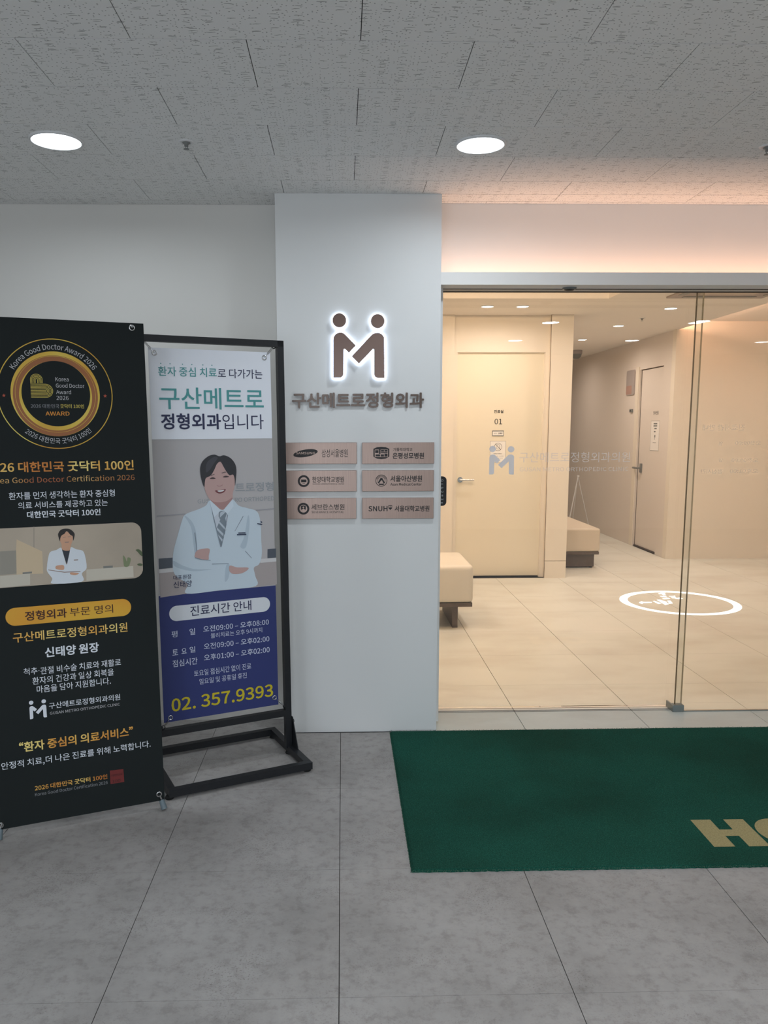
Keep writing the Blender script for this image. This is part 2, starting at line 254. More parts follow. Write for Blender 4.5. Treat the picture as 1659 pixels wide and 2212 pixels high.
P1fig=[('wallA',0,[(-0.5006,1.0175),(-0.4501,1.0178),(-0.4533,0.9378),(-0.5055,0.9365)]),('wallB',0,[(-0.3912,1.0963),(-0.3864,1.096),(-0.3957,0.9335),(-0.4006,0.9332)]),('sun',0,[(-0.4499,1.0213),(-0.4463,1.0558),(-0.3671,1.0091),(-0.3682,0.9315),(-0.4535,0.9343)]),('cream',0,[(-0.5058,0.933),(-0.4102,0.9346),(-0.4125,0.8953),(-0.5082,0.8932)]),('cream',0,[(-0.2248,0.9353),(-0.0633,0.9366),(-0.0634,0.8959),(-0.2269,0.8949)]),('bookg',0,[(-0.434,0.9406),(-0.404,0.9412),(-0.4044,0.9349),(-0.4343,0.9346)]),('bookg',0,[(-0.1669,0.9435),(-0.1343,0.9434),(-0.1347,0.9354),(-0.1673,0.9355)]),('leaf',1,[(-0.0967,0.9774),(-0.09,0.9696),(-0.0847,0.9546),(-0.0812,0.9691),(-0.0708,0.9647),(-0.0733,0.9501),(-0.0799,0.9366),(-0.094,0.9369),(-0.0967,0.9554)]),('leafd',1,[(-0.0517,0.9947),(-0.041,0.9966),(-0.03,0.986),(-0.0296,0.9712),(-0.0366,0.9753),(-0.045,0.9869)]),('leafd',1,[(-0.0488,0.9418),(-0.0398,0.9449),(-0.031,0.9417),(-0.0312,0.9362),(-0.042,0.9362)]),('coat',1,[(-0.3036,1.0175),(-0.3211,1.0115),(-0.3411,1.0057),(-0.3488,0.9867),(-0.3542,0.9588),(-0.3548,0.9376),(-0.3398,0.9116),(-0.3391,0.8937),(-0.2423,0.8933),(-0.2408,0.922),(-0.2265,0.9354),(-0.2234,0.9496),(-0.226,0.9786),(-0.2332,1.0024),(-0.2547,1.0099),(-0.2717,1.0181),(-0.2784,1.0035),(-0.2892,0.9578),(-0.2962,0.9833)]),('shirt',0,[(-0.3028,1.0139),(-0.2745,1.0157),(-0.2788,0.9964),(-0.2892,0.9578),(-0.2962,0.9833)]),('skin',1,[(-0.3054,1.0584),(-0.3074,1.0443),(-0.3029,1.0299),(-0.3028,1.0139),(-0.2948,1.0081),(-0.2866,1.0065),(-0.2765,1.0087),(-0.2711,1.028),(-0.2657,1.0419),(-0.2638,1.0596),(-0.2747,1.0726),(-0.2914,1.0717)]),('hair',1,[(-0.3073,1.0415),(-0.3119,1.0587),(-0.3114,1.0693),(-0.3025,1.0812),(-0.2874,1.0846),(-0.271,1.0813),(-0.259,1.0682),(-0.2582,1.0575),(-0.2638,1.0411),(-0.2649,1.0568),(-0.272,1.0618),(-0.2829,1.0755),(-0.2917,1.0665),(-0.3012,1.061),(-0.3057,1.0513)]),('coatline',0,[(-0.2932,1.0382),(-0.2766,1.0383),(-0.2801,1.0349),(-0.2901,1.0352)]),('coatline',0,[(-0.2973,1.0551),(-0.2873,1.0559),(-0.2874,1.0542),(-0.2974,1.0533)]),('coatline',0,[(-0.2806,1.0563),(-0.2706,1.0564),(-0.2707,1.0547),(-0.2807,1.0545)]),('skin',1,[(-0.3252,0.955),(-0.3108,0.9575),(-0.2994,0.955),(-0.3012,0.9401),(-0.3248,0.9443)]),('skin',1,[(-0.2774,0.929),(-0.2508,0.9242),(-0.2629,0.9183),(-0.2788,0.922)]),('coatline',0,[(-0.3511,0.9444),(-0.2989,0.9328),(-0.2453,0.9314),(-0.2455,0.9289),(-0.2991,0.9299),(-0.3512,0.9423)]),('coatline',0,[(-0.265,0.974),(-0.2505,0.9738),(-0.2514,0.9703),(-0.2652,0.9701)])]
P2=[('slab',0,[(-0.5394,0.9148),(-0.4833,0.9151),(-0.4849,0.8738),(-0.5401,0.8724)]),('slab',0,[(-0.0788,0.9215),(-0.0406,0.9225),(-0.0408,0.8826),(-0.0798,0.8826)]),('ledge',0,[(-0.5395,0.8713),(-0.4823,0.8723),(-0.4812,0.8564),(-0.5392,0.856)]),('ledge',0,[(-0.1117,0.8821),(-0.0401,0.8815),(-0.0405,0.8659),(-0.1122,0.8652)]),('under',0,[(-0.5392,0.8553),(-0.4213,0.856),(-0.4249,0.7625),(-0.5393,0.7561)]),('under',0,[(-0.1457,0.8642),(-0.0405,0.8652),(-0.0398,0.7667),(-0.1485,0.7648)]),('wallline',0,[(-0.5404,1.0884),(-0.4244,1.0911),(-0.4246,1.086),(-0.5406,1.0834)]),('wallline',0,[(-0.1282,1.0925),(-0.0424,1.0957),(-0.0425,1.0903),(-0.1247,1.0871)]),('coat2',1,[(-0.3208,1.1393),(-0.3389,1.1195),(-0.3707,1.1056),(-0.4055,1.0953),(-0.4299,1.0829),(-0.441,1.0596),(-0.4564,1.0129),(-0.4718,0.9662),(-0.4797,0.936),(-0.4838,0.9022),(-0.4827,0.861),(-0.4701,0.8359),(-0.4435,0.8163),(-0.4263,0.7975),(-0.4301,0.762),(-0.2838,0.7635),(-0.1365,0.767),(-0.1368,0.8114),(-0.1418,0.846),(-0.1198,0.8586),(-0.1079,0.8847),(-0.1041,0.9167),(-0.1058,0.9634),(-0.1062,1.017),(-0.1106,1.0598),(-0.1247,1.0871),(-0.1647,1.1013),(-0.2007,1.1134),(-0.2268,1.1406),(-0.2647,1.1301)]),('fold',1,[(-0.4299,1.0829),(-0.4,1.0575),(-0.3845,1.0121),(-0.3819,0.9395),(-0.3914,0.916),(-0.3966,0.9647),(-0.4043,1.0338)]),('fold',1,[(-0.4811,0.902),(-0.4411,0.8783),(-0.3935,0.8607),(-0.3235,0.8551),(-0.3938,0.852),(-0.4485,0.8651),(-0.4785,0.8812)]),('fold',1,[(-0.2626,0.8644),(-0.2464,0.8631),(-0.2534,0.8141),(-0.27,0.7995)]),('fold',1,[(-0.1619,1.0695),(-0.1556,1.0339),(-0.1731,0.9393),(-0.1986,0.941),(-0.179,0.9858)]),('shirt2',0,[(-0.3092,1.0682),(-0.2764,1.0977),(-0.2503,1.0791),(-0.2473,1.0598),(-0.2814,0.9438)]),('tie',0,[(-0.2854,1.0923),(-0.2641,1.0937),(-0.2519,1.0844),(-0.2597,1.0639),(-0.2551,1.0393),(-0.2636,0.9979),(-0.2814,0.9438),(-0.2995,1.0209),(-0.2812,1.0581),(-0.2878,1.0723)]),('tiel',0,[(-0.281,1.0875),(-0.2641,1.0937),(-0.2571,1.0888),(-0.2827,1.0668)]),('tiel',0,[(-0.285,1.0514),(-0.2558,1.0184),(-0.2586,1.0098),(-0.2881,1.0446)]),('tiel',0,[(-0.2964,1.0277),(-0.2648,0.9945),(-0.2683,0.9849),(-0.2975,1.018)]),('tiel',0,[(-0.2938,0.9997),(-0.2723,0.974),(-0.2754,0.9644),(-0.2913,0.9898)]),('skin2',1,[(-0.3408,1.2423),(-0.3435,1.2051),(-0.3377,1.1742),(-0.324,1.1463),(-0.3004,1.1178),(-0.271,1.0982),(-0.2473,1.1155),(-0.2275,1.1406),(-0.2242,1.1665),(-0.2154,1.1974),(-0.2132,1.2319),(-0.2249,1.2598),(-0.2593,1.2949),(-0.2947,1.2888),(-0.3304,1.2624)]),('skind',1,[(-0.3207,1.141),(-0.3,1.1316),(-0.2717,1.1304),(-0.2467,1.1362),(-0.2284,1.1476),(-0.2279,1.1396),(-0.2473,1.1155),(-0.271,1.0992),(-0.2969,1.1177)]),('collar',0,[(-0.3224,1.1421),(-0.2771,1.0971),(-0.3074,1.0691),(-0.3189,1.1117)]),('collar',0,[(-0.2257,1.1416),(-0.2664,1.0983),(-0.2502,1.0798),(-0.2231,1.1109)]),('hair2',1,[(-0.3439,1.1949),(-0.3527,1.2189),(-0.3579,1.2496),(-0.3569,1.2766),(-0.3464,1.3),(-0.3215,1.3198),(-0.2969,1.3255),(-0.2761,1.3184),(-0.2566,1.3221),(-0.2304,1.3107),(-0.2115,1.287),(-0.2059,1.2593),(-0.2101,1.218),(-0.214,1.1956),(-0.2152,1.2251),(-0.2212,1.2418),(-0.2362,1.2401),(-0.2499,1.257),(-0.2616,1.2778),(-0.2727,1.2958),(-0.2877,1.2869),(-0.3008,1.2617),(-0.3155,1.241),(-0.335,1.2313),(-0.3404,1.2152)]),('hairl',1,[(-0.3294,1.2929),(-0.3007,1.3154),(-0.2833,1.3124),(-0.298,1.2923),(-0.32,1.2622),(-0.3341,1.2557)]),('dark2',1,[(-0.3205,1.2282),(-0.3077,1.2336),(-0.2949,1.2284),(-0.3073,1.2264)]),('dark2',1,[(-0.2655,1.2334),(-0.2523,1.2385),(-0.2378,1.234),(-0.2525,1.231)]),('brow',0,[(-0.2706,1.2507),(-0.2535,1.2557),(-0.2483,1.2521),(-0.2679,1.2482)]),('brow',0,[(-0.3155,1.2423),(-0.2996,1.2473),(-0.299,1.2446),(-0.3138,1.2389)]),('skind',1,[(-0.2906,1.2006),(-0.2819,1.1975),(-0.2737,1.1993),(-0.2665,1.2025),(-0.2677,1.1984),(-0.2802,1.1947),(-0.289,1.1971)]),('mouth',1,[(-0.2991,1.1789),(-0.2807,1.1807),(-0.2551,1.1832),(-0.2615,1.1714),(-0.2777,1.1661),(-0.2916,1.1697)]),('teeth',1,[(-0.2896,1.1779),(-0.2736,1.1804),(-0.2602,1.181),(-0.2667,1.175),(-0.281,1.1728)]),('skin2',1,[(-0.3927,0.9195),(-0.3873,0.933),(-0.3732,0.9407),(-0.3322,0.9413),(-0.335,0.9119),(-0.338,0.8954),(-0.3642,0.9001),(-0.3917,0.9098)]),('skin2',1,[(-0.2463,0.8642),(-0.2158,0.8543),(-0.169,0.8499),(-0.1716,0.8387),(-0.1984,0.8273),(-0.2348,0.8285),(-0.2495,0.8428)]),('line2',0,[(-0.3917,0.9098),(-0.3642,0.8994),(-0.3275,0.8939),(-0.3276,0.8918),(-0.3643,0.8967),(-0.3932,0.9064)]),('line2',0,[(-0.3227,0.8778),(-0.2514,0.8741),(-0.2515,0.872),(-0.3228,0.875)]),('line2',0,[(-0.3181,1.1152),(-0.3074,1.0681),(-0.2814,0.9438),(-0.2843,0.944),(-0.3109,1.0683)]),('line2',0,[(-0.2502,1.0798),(-0.2486,1.0738),(-0.2797,0.9437),(-0.2805,0.95)]),('line2',0,[(-0.1839,1.0688),(-0.2213,1.0077),(-0.2198,1.0069),(-0.1817,1.0677)]),('line2',0,[(-0.3879,1.0123),(-0.382,0.9361),(-0.3845,0.9345),(-0.3907,1.0107)]),('line2',0,[(-0.1772,0.9218),(-0.1505,0.8896),(-0.1517,0.8879),(-0.1791,0.9202)]),('ink2',0,[(-0.2059,1.0008),(-0.175,0.9997),(-0.1751,0.9951),(-0.206,0.9959)]),('ink2',0,[(-0.2123,0.9941),(-0.1715,0.9931),(-0.1716,0.9881),(-0.2124,0.9892)]),('ink2',0,[(-0.1224,1.0356),(-0.1076,1.0331),(-0.0985,1.0279),(-0.1041,1.0261),(-0.1225,1.0314)]),('ink2',0,[(-0.1073,1.0448),(-0.1,1.0398),(-0.1009,1.0352),(-0.1068,1.0366)])]
P2dots=[(-0.4994,1.6828),(-0.4631,1.6825),(-0.4136,1.6823),(-0.3764,1.6824),(-0.3319,1.6823),(-0.2951,1.682)]
P2pill=[(-0.5064,0.6826),(-0.0737,0.6877),(-0.2956,0.7162),(-0.2977,0.6527)]
g1=[(-0.0284,1.7834),(-0.0084,0.0595),(-0.5579,0.0491)]
g2=[(-0.5216,1.7225),(-0.072,1.7198),(-0.5188,0.25),(-0.0632,0.2651)]
hook2=[(-0.566,1.7684),(-0.0314,1.7656),(-0.5506,0.2137),(-0.0174,0.2207)]
M_shape=[('b',0,[(-0.0397,1.6517),(-0.0384,1.8175),(-0.0366,1.827),(-0.0321,1.8356),(-0.0237,1.8433),(-0.0126,1.8468),(-0.0015,1.8472),(0.0073,1.8442),(0.0148,1.8382),(0.0615,1.7916),(0.0303,1.7591),(0.0144,1.7751),(0.0104,1.7769),(0.0073,1.7743),(0.0062,1.67),(0.0049,1.6626),(0.0008,1.6569),(-0.005,1.653),(-0.0117,1.6517)]),('b',0,[(0.1877,1.6501),(0.1866,1.8175),(0.1857,1.8261),(0.1812,1.8347),(0.1732,1.8421),(0.1635,1.8459),(0.1511,1.8459),(0.14,1.8434),(0.1289,1.8356),(0.0422,1.7452),(0.0745,1.7126),(0.1355,1.7751),(0.1391,1.7768),(0.1413,1.7742),(0.1412,1.6698),(0.143,1.6611),(0.1475,1.655),(0.1533,1.6515),(0.16,1.6501)])]
Mh=[(-0.0109,1.8992),(0.1573,1.8958),(0.0191,1.8992)]
plates=[[(-0.2623,1.3668),(0.0626,1.272)],[(0.0878,1.3662),(0.4154,1.2717)],[(-0.2634,1.2417),(0.0621,1.1458)],[(0.0874,1.2413),(0.4157,1.1452)],[(-0.2654,1.1169),(0.0616,1.0208)],[(0.0876,1.1167),(0.4146,1.0203)]]
seals=[(-0.1672,1.3195),(-0.1094,1.3193),(-0.1674,1.3024),(0.1748,1.3193),(0.2108,1.3192),(0.1749,1.2926),(-0.1769,1.194),(-0.1506,1.1939),(0.1749,1.1949),(0.2034,1.1948),(-0.18,1.0687),(-0.153,1.0685),(0.2157,1.072),(0.2249,1.072),(0.2157,1.0594)]
glassM=[(0.7175,1.3435),(0.8399,1.2032)]
doorrect=[(1.4179,1.4094),(1.5284,1.3568),(1.3998,1.3099),(1.5512,1.104),(1.4764,1.2551),(1.5105,1.255)]
ringshapes=[[(-0.3328,0.0046),(-0.2913,0.055),(-0.2962,0.0276),(-0.2219,0.0218),(-0.2313,-0.0112),(-0.314,-0.0202),(-0.327,-0.0586),(-0.3373,-0.0164)],[(-0.2025,0.0518),(-0.181,0.0633),(-0.1629,-0.0407),(-0.1965,-0.0604)],[(-0.1491,0.0994),(-0.1149,0.1106),(-0.1073,-0.0637),(-0.1551,-0.0974)],[(-0.1293,0.0491),(-0.1018,0.0604),(-0.0977,0.0051),(-0.1186,-0.0062)],[(-0.0734,0.0655),(-0.0474,0.0646),(-0.0709,-0.0441),(-0.1025,-0.0549)],[(-0.0314,0.3609),(0.0103,0.3932),(0.0376,0.3753),(0.0108,0.3426),(0.0067,0.2862),(-0.0182,0.2904),(-0.0142,0.3401),(-0.0383,0.331)],[(-0.0657,0.2528),(-0.0205,0.2642),(-0.0157,0.2087),(-0.0547,0.2037)],[(-0.0825,0.1504),(-0.0193,0.1831),(-0.0173,0.1385),(-0.0773,0.1218)],[(0.0098,0.2467),(0.0744,0.2639),(0.0487,0.1935),(0.0388,0.1938),(0.0505,0.2387),(0.016,0.2205)],[(0.0149,0.2011),(0.0506,0.2063),(0.0495,0.1551),(0.006,0.163)],[(0.0233,0.1402),(0.0851,0.1921),(0.0956,0.1407),(0.0562,0.1232)]]
TF=[('진료시간 안내',1.7491,1.9549,1.4146,1.4444,'x',0.01),('오전09:00',1.9142,2.04,1.3453,1.3653,'x',0),('일',1.833,1.8513,1.3424,1.3611,'x',0),('오전09:00',1.9013,2.0309,1.2611,1.2812,'x',0),('일',1.8379,1.8563,1.2622,1.2809,'x',0),('오후01:00',1.8958,2.0345,1.2073,1.2288,'x',0),('점심시간',1.7506,1.8598,1.2059,1.2274,'x',0)]
# ------------------------------------------------------------------ builders
def tag(o, label=None, cat=None, group=None, kind=None):
    if label: o['label'] = label
    if cat: o['category'] = cat
    if group: o['group'] = group
    if kind: o['kind'] = kind
    return o
def empty(name, loc=(0, 0, 0), rz=0.0, label=None, cat=None, group=None, kind=None):
    o = bpy.data.objects.new(name, None); C.objects.link(o); o.location = loc; o.rotation_euler = (0, 0, rz)
    o.empty_display_size = 0.05
    return tag(o, label, cat, group, kind)
class MB:
    def __init__(s): s.v = []; s.f = []; s.mi = []; s.sm = []; s.cur = 0
    def add(s, vs, fs, smooth=False):
        b = len(s.v); s.v += [tuple(v) for v in vs]
        for f in fs: s.f.append([b+i for i in f]); s.mi.append(s.cur); s.sm.append(smooth)
    def box(s, x0, x1, y0, y1, z0, z1, bev=0.0):
        if bev <= 0:
            s.add([(x, y, z) for x in (x0, x1) for y in (y0, y1) for z in (z0, z1)],
                  [(0, 1, 3, 2), (4, 6, 7, 5), (0, 4, 5, 1), (2, 3, 7, 6), (0, 2, 6, 4), (1, 5, 7, 3)])
            return s
        bm = bmesh.new(); bmesh.ops.create_cube(bm, size=1)
        for v in bm.verts: v.co = ((x0+x1)/2+v.co.x*(x1-x0), (y0+y1)/2+v.co.y*(y1-y0), (z0+z1)/2+v.co.z*(z1-z0))
        bmesh.ops.bevel(bm, geom=bm.edges[:], offset=bev, segments=2 if bev < .01 else 4, affect='EDGES', profile=0.6)
        bm.verts.ensure_lookup_table(); bm.verts.index_update()
        s.add([v.co.copy() for v in bm.verts], [[v.index for v in f.verts] for f in bm.faces], bev > .01); bm.free()
        return s
    def bar(s, a, b, r, n=12, r2=None, cap=True):
        a = Vector(a); b = Vector(b); d = (b-a).normalized(); u = d.orthogonal().normalized(); w = d.cross(u); r2 = r if r2 is None else r2
        vs = [a+(u*math.cos(2*PI*k/n)+w*math.sin(2*PI*k/n))*r for k in range(n)]+[b+(u*math.cos(2*PI*k/n)+w*math.sin(2*PI*k/n))*r2 for k in range(n)]
        s.add(vs, [(k, (k+1) % n, n+(k+1) % n, n+k) for k in range(n)], True)
        if cap: s.add(vs[:n], [list(range(n))[::-1]]); s.add(vs[n:], [list(range(n))])
        return s
    def sqbar(s, a, b, w, h=None):
        """square tube between two points; w across, h along the up-ish side"""
        a = Vector(a); b = Vector(b); h = h or w; d = (b-a).normalized()
        up = Vector((0, 0, 1)) if abs(d.z) < 0.9 else Vector((0, 1, 0))
        sd = d.cross(up).normalized(); up = sd.cross(d)
        vs = [p+sd*x*w/2+up*z*h/2 for p in (a, b) for x, z in ((-1, -1), (1, -1), (1, 1), (-1, 1))]
        s.add(vs, [(3, 2, 1, 0), (4, 5, 6, 7), (0, 1, 5, 4), (1, 2, 6, 5), (2, 3, 7, 6), (3, 0, 4, 7)]); return s
    def lathe(s, prof, n=40, cx=0, cy=0, cz=0, axis='z'):
        """profile of (radius, height) turned about an axis"""
        vs = []
        for r, h in prof:
            for k in range(n):
                a = 2*PI*k/n
                if axis == 'z': vs.append((cx+r*math.cos(a), cy+r*math.sin(a), cz+h))
                else: vs.append((cx+r*math.cos(a), cy-h, cz+r*math.sin(a)))
        fs = [(i*n+k, i*n+(k+1) % n, (i+1)*n+(k+1) % n, (i+1)*n+k) for i in range(len(prof)-1) for k in range(n)]
        s.add(vs, fs, True); return s
    def ring(s, c, r, t, n=20, m=8, axis='y', sy=1.0):
        vs = []
        for i in range(n):
            a = 2*PI*i/n
            for j in range(m):
                b = 2*PI*j/m; q = r+t*math.cos(b); h = t*math.sin(b)
                x, y = q*math.cos(a), q*math.sin(a)*sy
                vs.append((c[0]+x, c[1]+h, c[2]+y) if axis == 'y' else ((c[0]+x, c[1]+y, c[2]+h) if axis == 'z' else (c[0]+h, c[1]+x, c[2]+y)))
        s.add(vs, [(i*m+j, ((i+1) % n)*m+j, ((i+1) % n)*m+(j+1) % m, i*m+(j+1) % m) for i in range(n) for j in range(m)], True); return s
    def flat(s, pts, y, y2=None):
        """polygon in the XZ plane facing -Y; with y2 it is extruded back to y2"""
        tri = tessellate_polygon([[Vector((p[0], p[1], 0)) for p in pts]])
        area2 = sum(pts[i][0]*pts[(i+1) % len(pts)][1]-pts[(i+1) % len(pts)][0]*pts[i][1] for i in range(len(pts)))
        vs = [(p[0], y, p[1]) for p in pts]
        def orient(f):
            a, b, c = [pts[i] for i in f]; return f if (b[0]-a[0])*(c[1]-a[1])-(b[1]-a[1])*(c[0]-a[0]) > 0 else f[::-1]
        tri = [orient(tuple(f)) for f in tri]
        s.add(vs, tri)
        if y2 is not None:
            n = len(pts); q = list(range(n)) if area2 > 0 else list(range(n))[::-1]
            s.add(vs+[(p[0], y2, p[1]) for p in pts], [(q[k], q[k]+n, q[(k+1) % n]+n, q[(k+1) % n]) for k in range(n)])
            s.add([(p[0], y2, p[1]) for p in pts], [f[::-1] for f in tri])
        return s
    def build(s, name, mats, parent=None, loc=(0, 0, 0), rot=(0, 0, 0), label=None, cat=None, group=None, kind=None):
        me = bpy.data.meshes.new(name); me.from_pydata(s.v, [], s.f)
        for m_ in (mats if isinstance(mats, (list, tuple)) else [mats]): me.materials.append(m_)
        me.polygons.foreach_set('material_index', s.mi); me.polygons.foreach_set('use_smooth', s.sm); me.update()
        o = bpy.data.objects.new(name, me); C.objects.link(o); o.location = loc; o.rotation_euler = rot
        if parent: o.parent = parent
        return tag(o, label, cat, group, kind)
def circ(cx, cz, r, n=48, ry=None): return [(cx+r*math.cos(2*PI*k/n), cz+(ry or r)*math.sin(2*PI*k/n)) for k in range(n)]
def rrect(x0, x1, z0, z1, r, n=8):
    out = []
    for cx, cz, a0 in ((x1-r, z1-r, 0), (x0+r, z1-r, 90), (x0+r, z0+r, 180), (x1-r, z0+r, 270)):
        out += [(cx+r*math.cos(math.radians(a0+90*k/n)), cz+r*math.sin(math.radians(a0+90*k/n))) for k in range(n+1)]
    return out
def catmull(p, n=5):
    out = []
    for i in range(len(p)):
        a, b, c, d = [p[(i+j-1) % len(p)] for j in range(4)]
        for k in range(n):
            t = k/n
            out.append(tuple(0.5*(2*b[q]+(c[q]-a[q])*t+(2*a[q]-5*b[q]+4*c[q]-d[q])*t*t+(3*b[q]-a[q]-3*c[q]+d[q])*t**3) for q in (0, 1)))
    return out
def annulus(mb, cx, cz, r0, r1, y, n=72):
    vs = [(cx+r*math.cos(2*PI*k/n), y, cz+r*math.sin(2*PI*k/n)) for r in (r0, r1) for k in range(n)]
    mb.add(vs, [(k, (k+1) % n, n+(k+1) % n, n+k)[::-1] for k in range(n)])
# text: queued, then all turned into meshes at once
QT = []
try:
    import os
    FONT = bpy.data.fonts.load(os.path.join(bpy.utils.resource_path('LOCAL'), 'datafiles', 'fonts', 'Noto Sans CJK Regular.woff2'))
except Exception:
    FONT = None                                # Blender's own built-in face
def font_curve(s, bold, depth):
    cu = bpy.data.curves.new('txt', 'FONT'); cu.body = s; cu.offset = bold; cu.resolution_u = 3
    if FONT: cu.font = FONT
    if depth: cu.extrude = 0.5
    return cu
def text(s, u0, u1, v0, v1, mat_, y, parent, name='lettering', bold=0.0, depth=0.0, arc=None, axis='xz', rot=(0, 0, 0), mirror=False, ref=None):
    cu = font_curve(s, 0.0, depth)
    o = bpy.data.objects.new('txt', cu); C.objects.link(o)
    QT.append((o, u0, u1, v0, v1, mat_, y, parent, name, depth, arc, axis, bold, mirror, ref))
def flush_text():
    dg = bpy.context.evaluated_depsgraph_get()
    for (o, u0, u1, v0, v1, mat_, y, parent, name, depth, arc, axis, bold, mirror, ref) in QT:
        me = bpy.data.meshes.new_from_object(o.evaluated_get(dg))
        co = [v.co.copy() for v in me.vertices]; fs = [tuple(p.vertices) for p in me.polygons]
        a, b = min(v.x for v in co), max(v.x for v in co); c, d = min(v.y for v in co), max(v.y for v in co)
        g = max(0.0, bold)*0.8*abs(v1-v0)           # stroke growth: the outline is laid down several times around a small circle
        w0, w1, h0, h1 = u0+g, u1-g, v0+g, v1-g
        sx, sz = (w1-w0)/(b-a), (h1-h0)/(d-c)
        vs = []; ff = []
        for ki, (kx, kz) in enumerate([(0, 0)] if g <= 0 else [(math.cos(q*PI/4), math.sin(q*PI/4)) for q in range(8)]+[(0, 0)]):
            base = len(vs); yk = y-ki*0.00004
            for v in co:
                x, z = w0+(v.x-a)*sx+kx*g, h0+(v.y-c)*sz+kz*g
                if mirror: x = u0+u1-x
                if arc:
                    cx, cz, R0, a0, a1, flip = arc
                    t = (v.x-a)/(b-a); ang = math.radians(a0+(a1-a0)*t); hh = (v.y-(c+d)/2)*sz
                    rr = R0-hh if flip else R0+hh
                    x, z = cx+rr*math.cos(ang), cz+rr*math.sin(ang)
                vs.append((x, yk-(v.z+0.5)*depth if depth else yk, z))
            ff += [tuple(base+i for i in (f[::-1] if mirror else f)) for f in fs]
        groups = [ff]
        if ref:                                     # one mesh per character of an evenly spaced line
            adv = (u1-u0)/(ref-0.1); groups = [[] for _ in range(ref)]
            for f in ff:
                m_ = sum(vs[i][0] for i in f)/len(f); groups[min(ref-1, max(0, int((m_-u0+0.05*adv)/adv)))].append(f)
        for gr in groups:
            idx = sorted({i for f in gr for i in f}); mp = {j: k for k, j in enumerate(idx)}
            nm = bpy.data.meshes.new(name); nm.from_pydata([vs[i] for i in idx], [], [[mp[i] for i in f] for f in gr]); nm.materials.append(mat_); nm.update()
            n = bpy.data.objects.new(name, nm); C.objects.link(n); n.parent = parent
        cu = o.data; bpy.data.objects.remove(o); bpy.data.curves.remove(cu); bpy.data.meshes.remove(me)
    QT.clear()
# ================================================================== THE SETTING
HC = 2.4355                                    # hall ceiling height
IC = 2.465                                     # inner room ceiling height
PF = 3.665                                     # front face of the pillar and the header
def struct(name, mb, m, parent=None, **kw): return mb.build(name, m, parent, kind=None if parent else 'structure', **kw)
# floor slab, then every tile as its own piece
floor = struct('floor', MB().box(-3, 6.5, -3.5, 13.5, -0.12, -0.006), M['joint'])
_mesh = {}
def tile(name, x0, x1, y0, y1, z0, z1, m, parent):
    w, d = round(x1-x0, 4), round(y1-y0, 4); key = (name, w, d, m.name)
    if key not in _mesh:
        mb = MB(); mb.box(-w/2, w/2, -d/2, d/2, z0, z1); o = mb.build(name, m); _mesh[key] = o.data
    else:
        o = bpy.data.objects.new(name, _mesh[key]); C.objects.link(o)
    o.location = ((x0+x1)/2, (y0+y1)/2, 0); o.parent = parent; return o
def grid(name, xs, ys, clip, gx, gy, z0, z1, m, parent):
    for i in range(len(xs)-1):
        for j in range(len(ys)-1):
            for (cx0, cx1, cy0, cy1) in clip:
                x0, x1, y0, y1 = max(xs[i], cx0), min(xs[i+1], cx1), max(ys[j], cy0), min(ys[j+1], cy1)
                if x1-x0 > 0.012 and y1-y0 > 0.012:
                    tile(name, x0+gx, x1-gx, y0+gy, y1-gy, z0, z1, m, parent)
grid('concrete_tile', [-0.0177+0.6*k for k in range(-5, 12)], [1.8566+0.6*k for k in range(-9, 5)],
     [(-3, 6.5, -3.5, 3.657), (-3, -0.287, 3.657, 3.85)], 0.0011, 0.0006, -0.006, 0.0, M['concrete'], floor)
grid('cream_tile', [0.8679+0.6*k for k in range(-5, 11)], [3.657]+[4.3406+0.6*k for k in range(0, 17)],
     [(0.438, 6.5, 3.657, 4.02), (-2, 6.5, 4.02, 7.6), (2.14, 6.5, 7.6, 8.68), (2.14, 3.55, 8.68, 13.5)], 0.0016, 0.0006, -0.006, 0.0, M['cream_tile'], floor)
# ceiling: hall boards laid half-bond, inner slabs
cb = MB()
cb.box(-3, 6.5, -3.5, 3.85, HC+0.0035, HC+0.1)
ceiling = struct('ceiling', cb, M['void'])
ic = MB()
ic.box(2.16, 3.58, 4.05, 13.5, IC, IC+0.012); ic.box(-2, 2.16, 6.675, 13.5, IC, IC+0.012); ic.box(-2, 2.16, 4.05, 4.34, IC, IC+0.012)
ic.box(-2, 6.5, 4.05, 13.5, 2.62, 2.7); ic.box(-2, 2.16, 6.675, 6.70, IC+0.012, 2.62); ic.box(2.16, 2.18, 4.34, 6.7, IC+0.012, 2.62)
ic.box(3.42, 6.5, 4.05, 8.68, 2.545, 2.62); ic.box(3.40, 3.42, 4.05, 8.68, IC+0.012, 2.62)
ic.build('inner_ceiling', M['in_ceil'], ceiling)
ys = [2.2793+0.3*k for k in range(-19, 7)]
for j in range(len(ys)-1):
    row = j-19
    off = 0.0539 + (0.0 if row % 2 else 0.3)
    near = ys[j] > 0.9
    xs = [off+0.6*k for k in range(-6, 12)]
    if not near: continue
    grid('ceiling_board', xs, [ys[j], ys[j+1]], [(-3, 6.5, -3.5, PF), (-3, -0.287, PF, 3.85), (0.438, 6.5, PF, 3.812)], 0.0012, 0.0017, HC, HC+0.0032, M['board'], ceiling)
# boards behind the photographer, out of its sight, are one plain sheet
MB().box(-3, 6.5, -3.5, ys[16]-0.001 if ys[16] < 1.3 else 0.9, HC, HC+0.0032).build('ceiling_sheet', M['board'], ceiling)
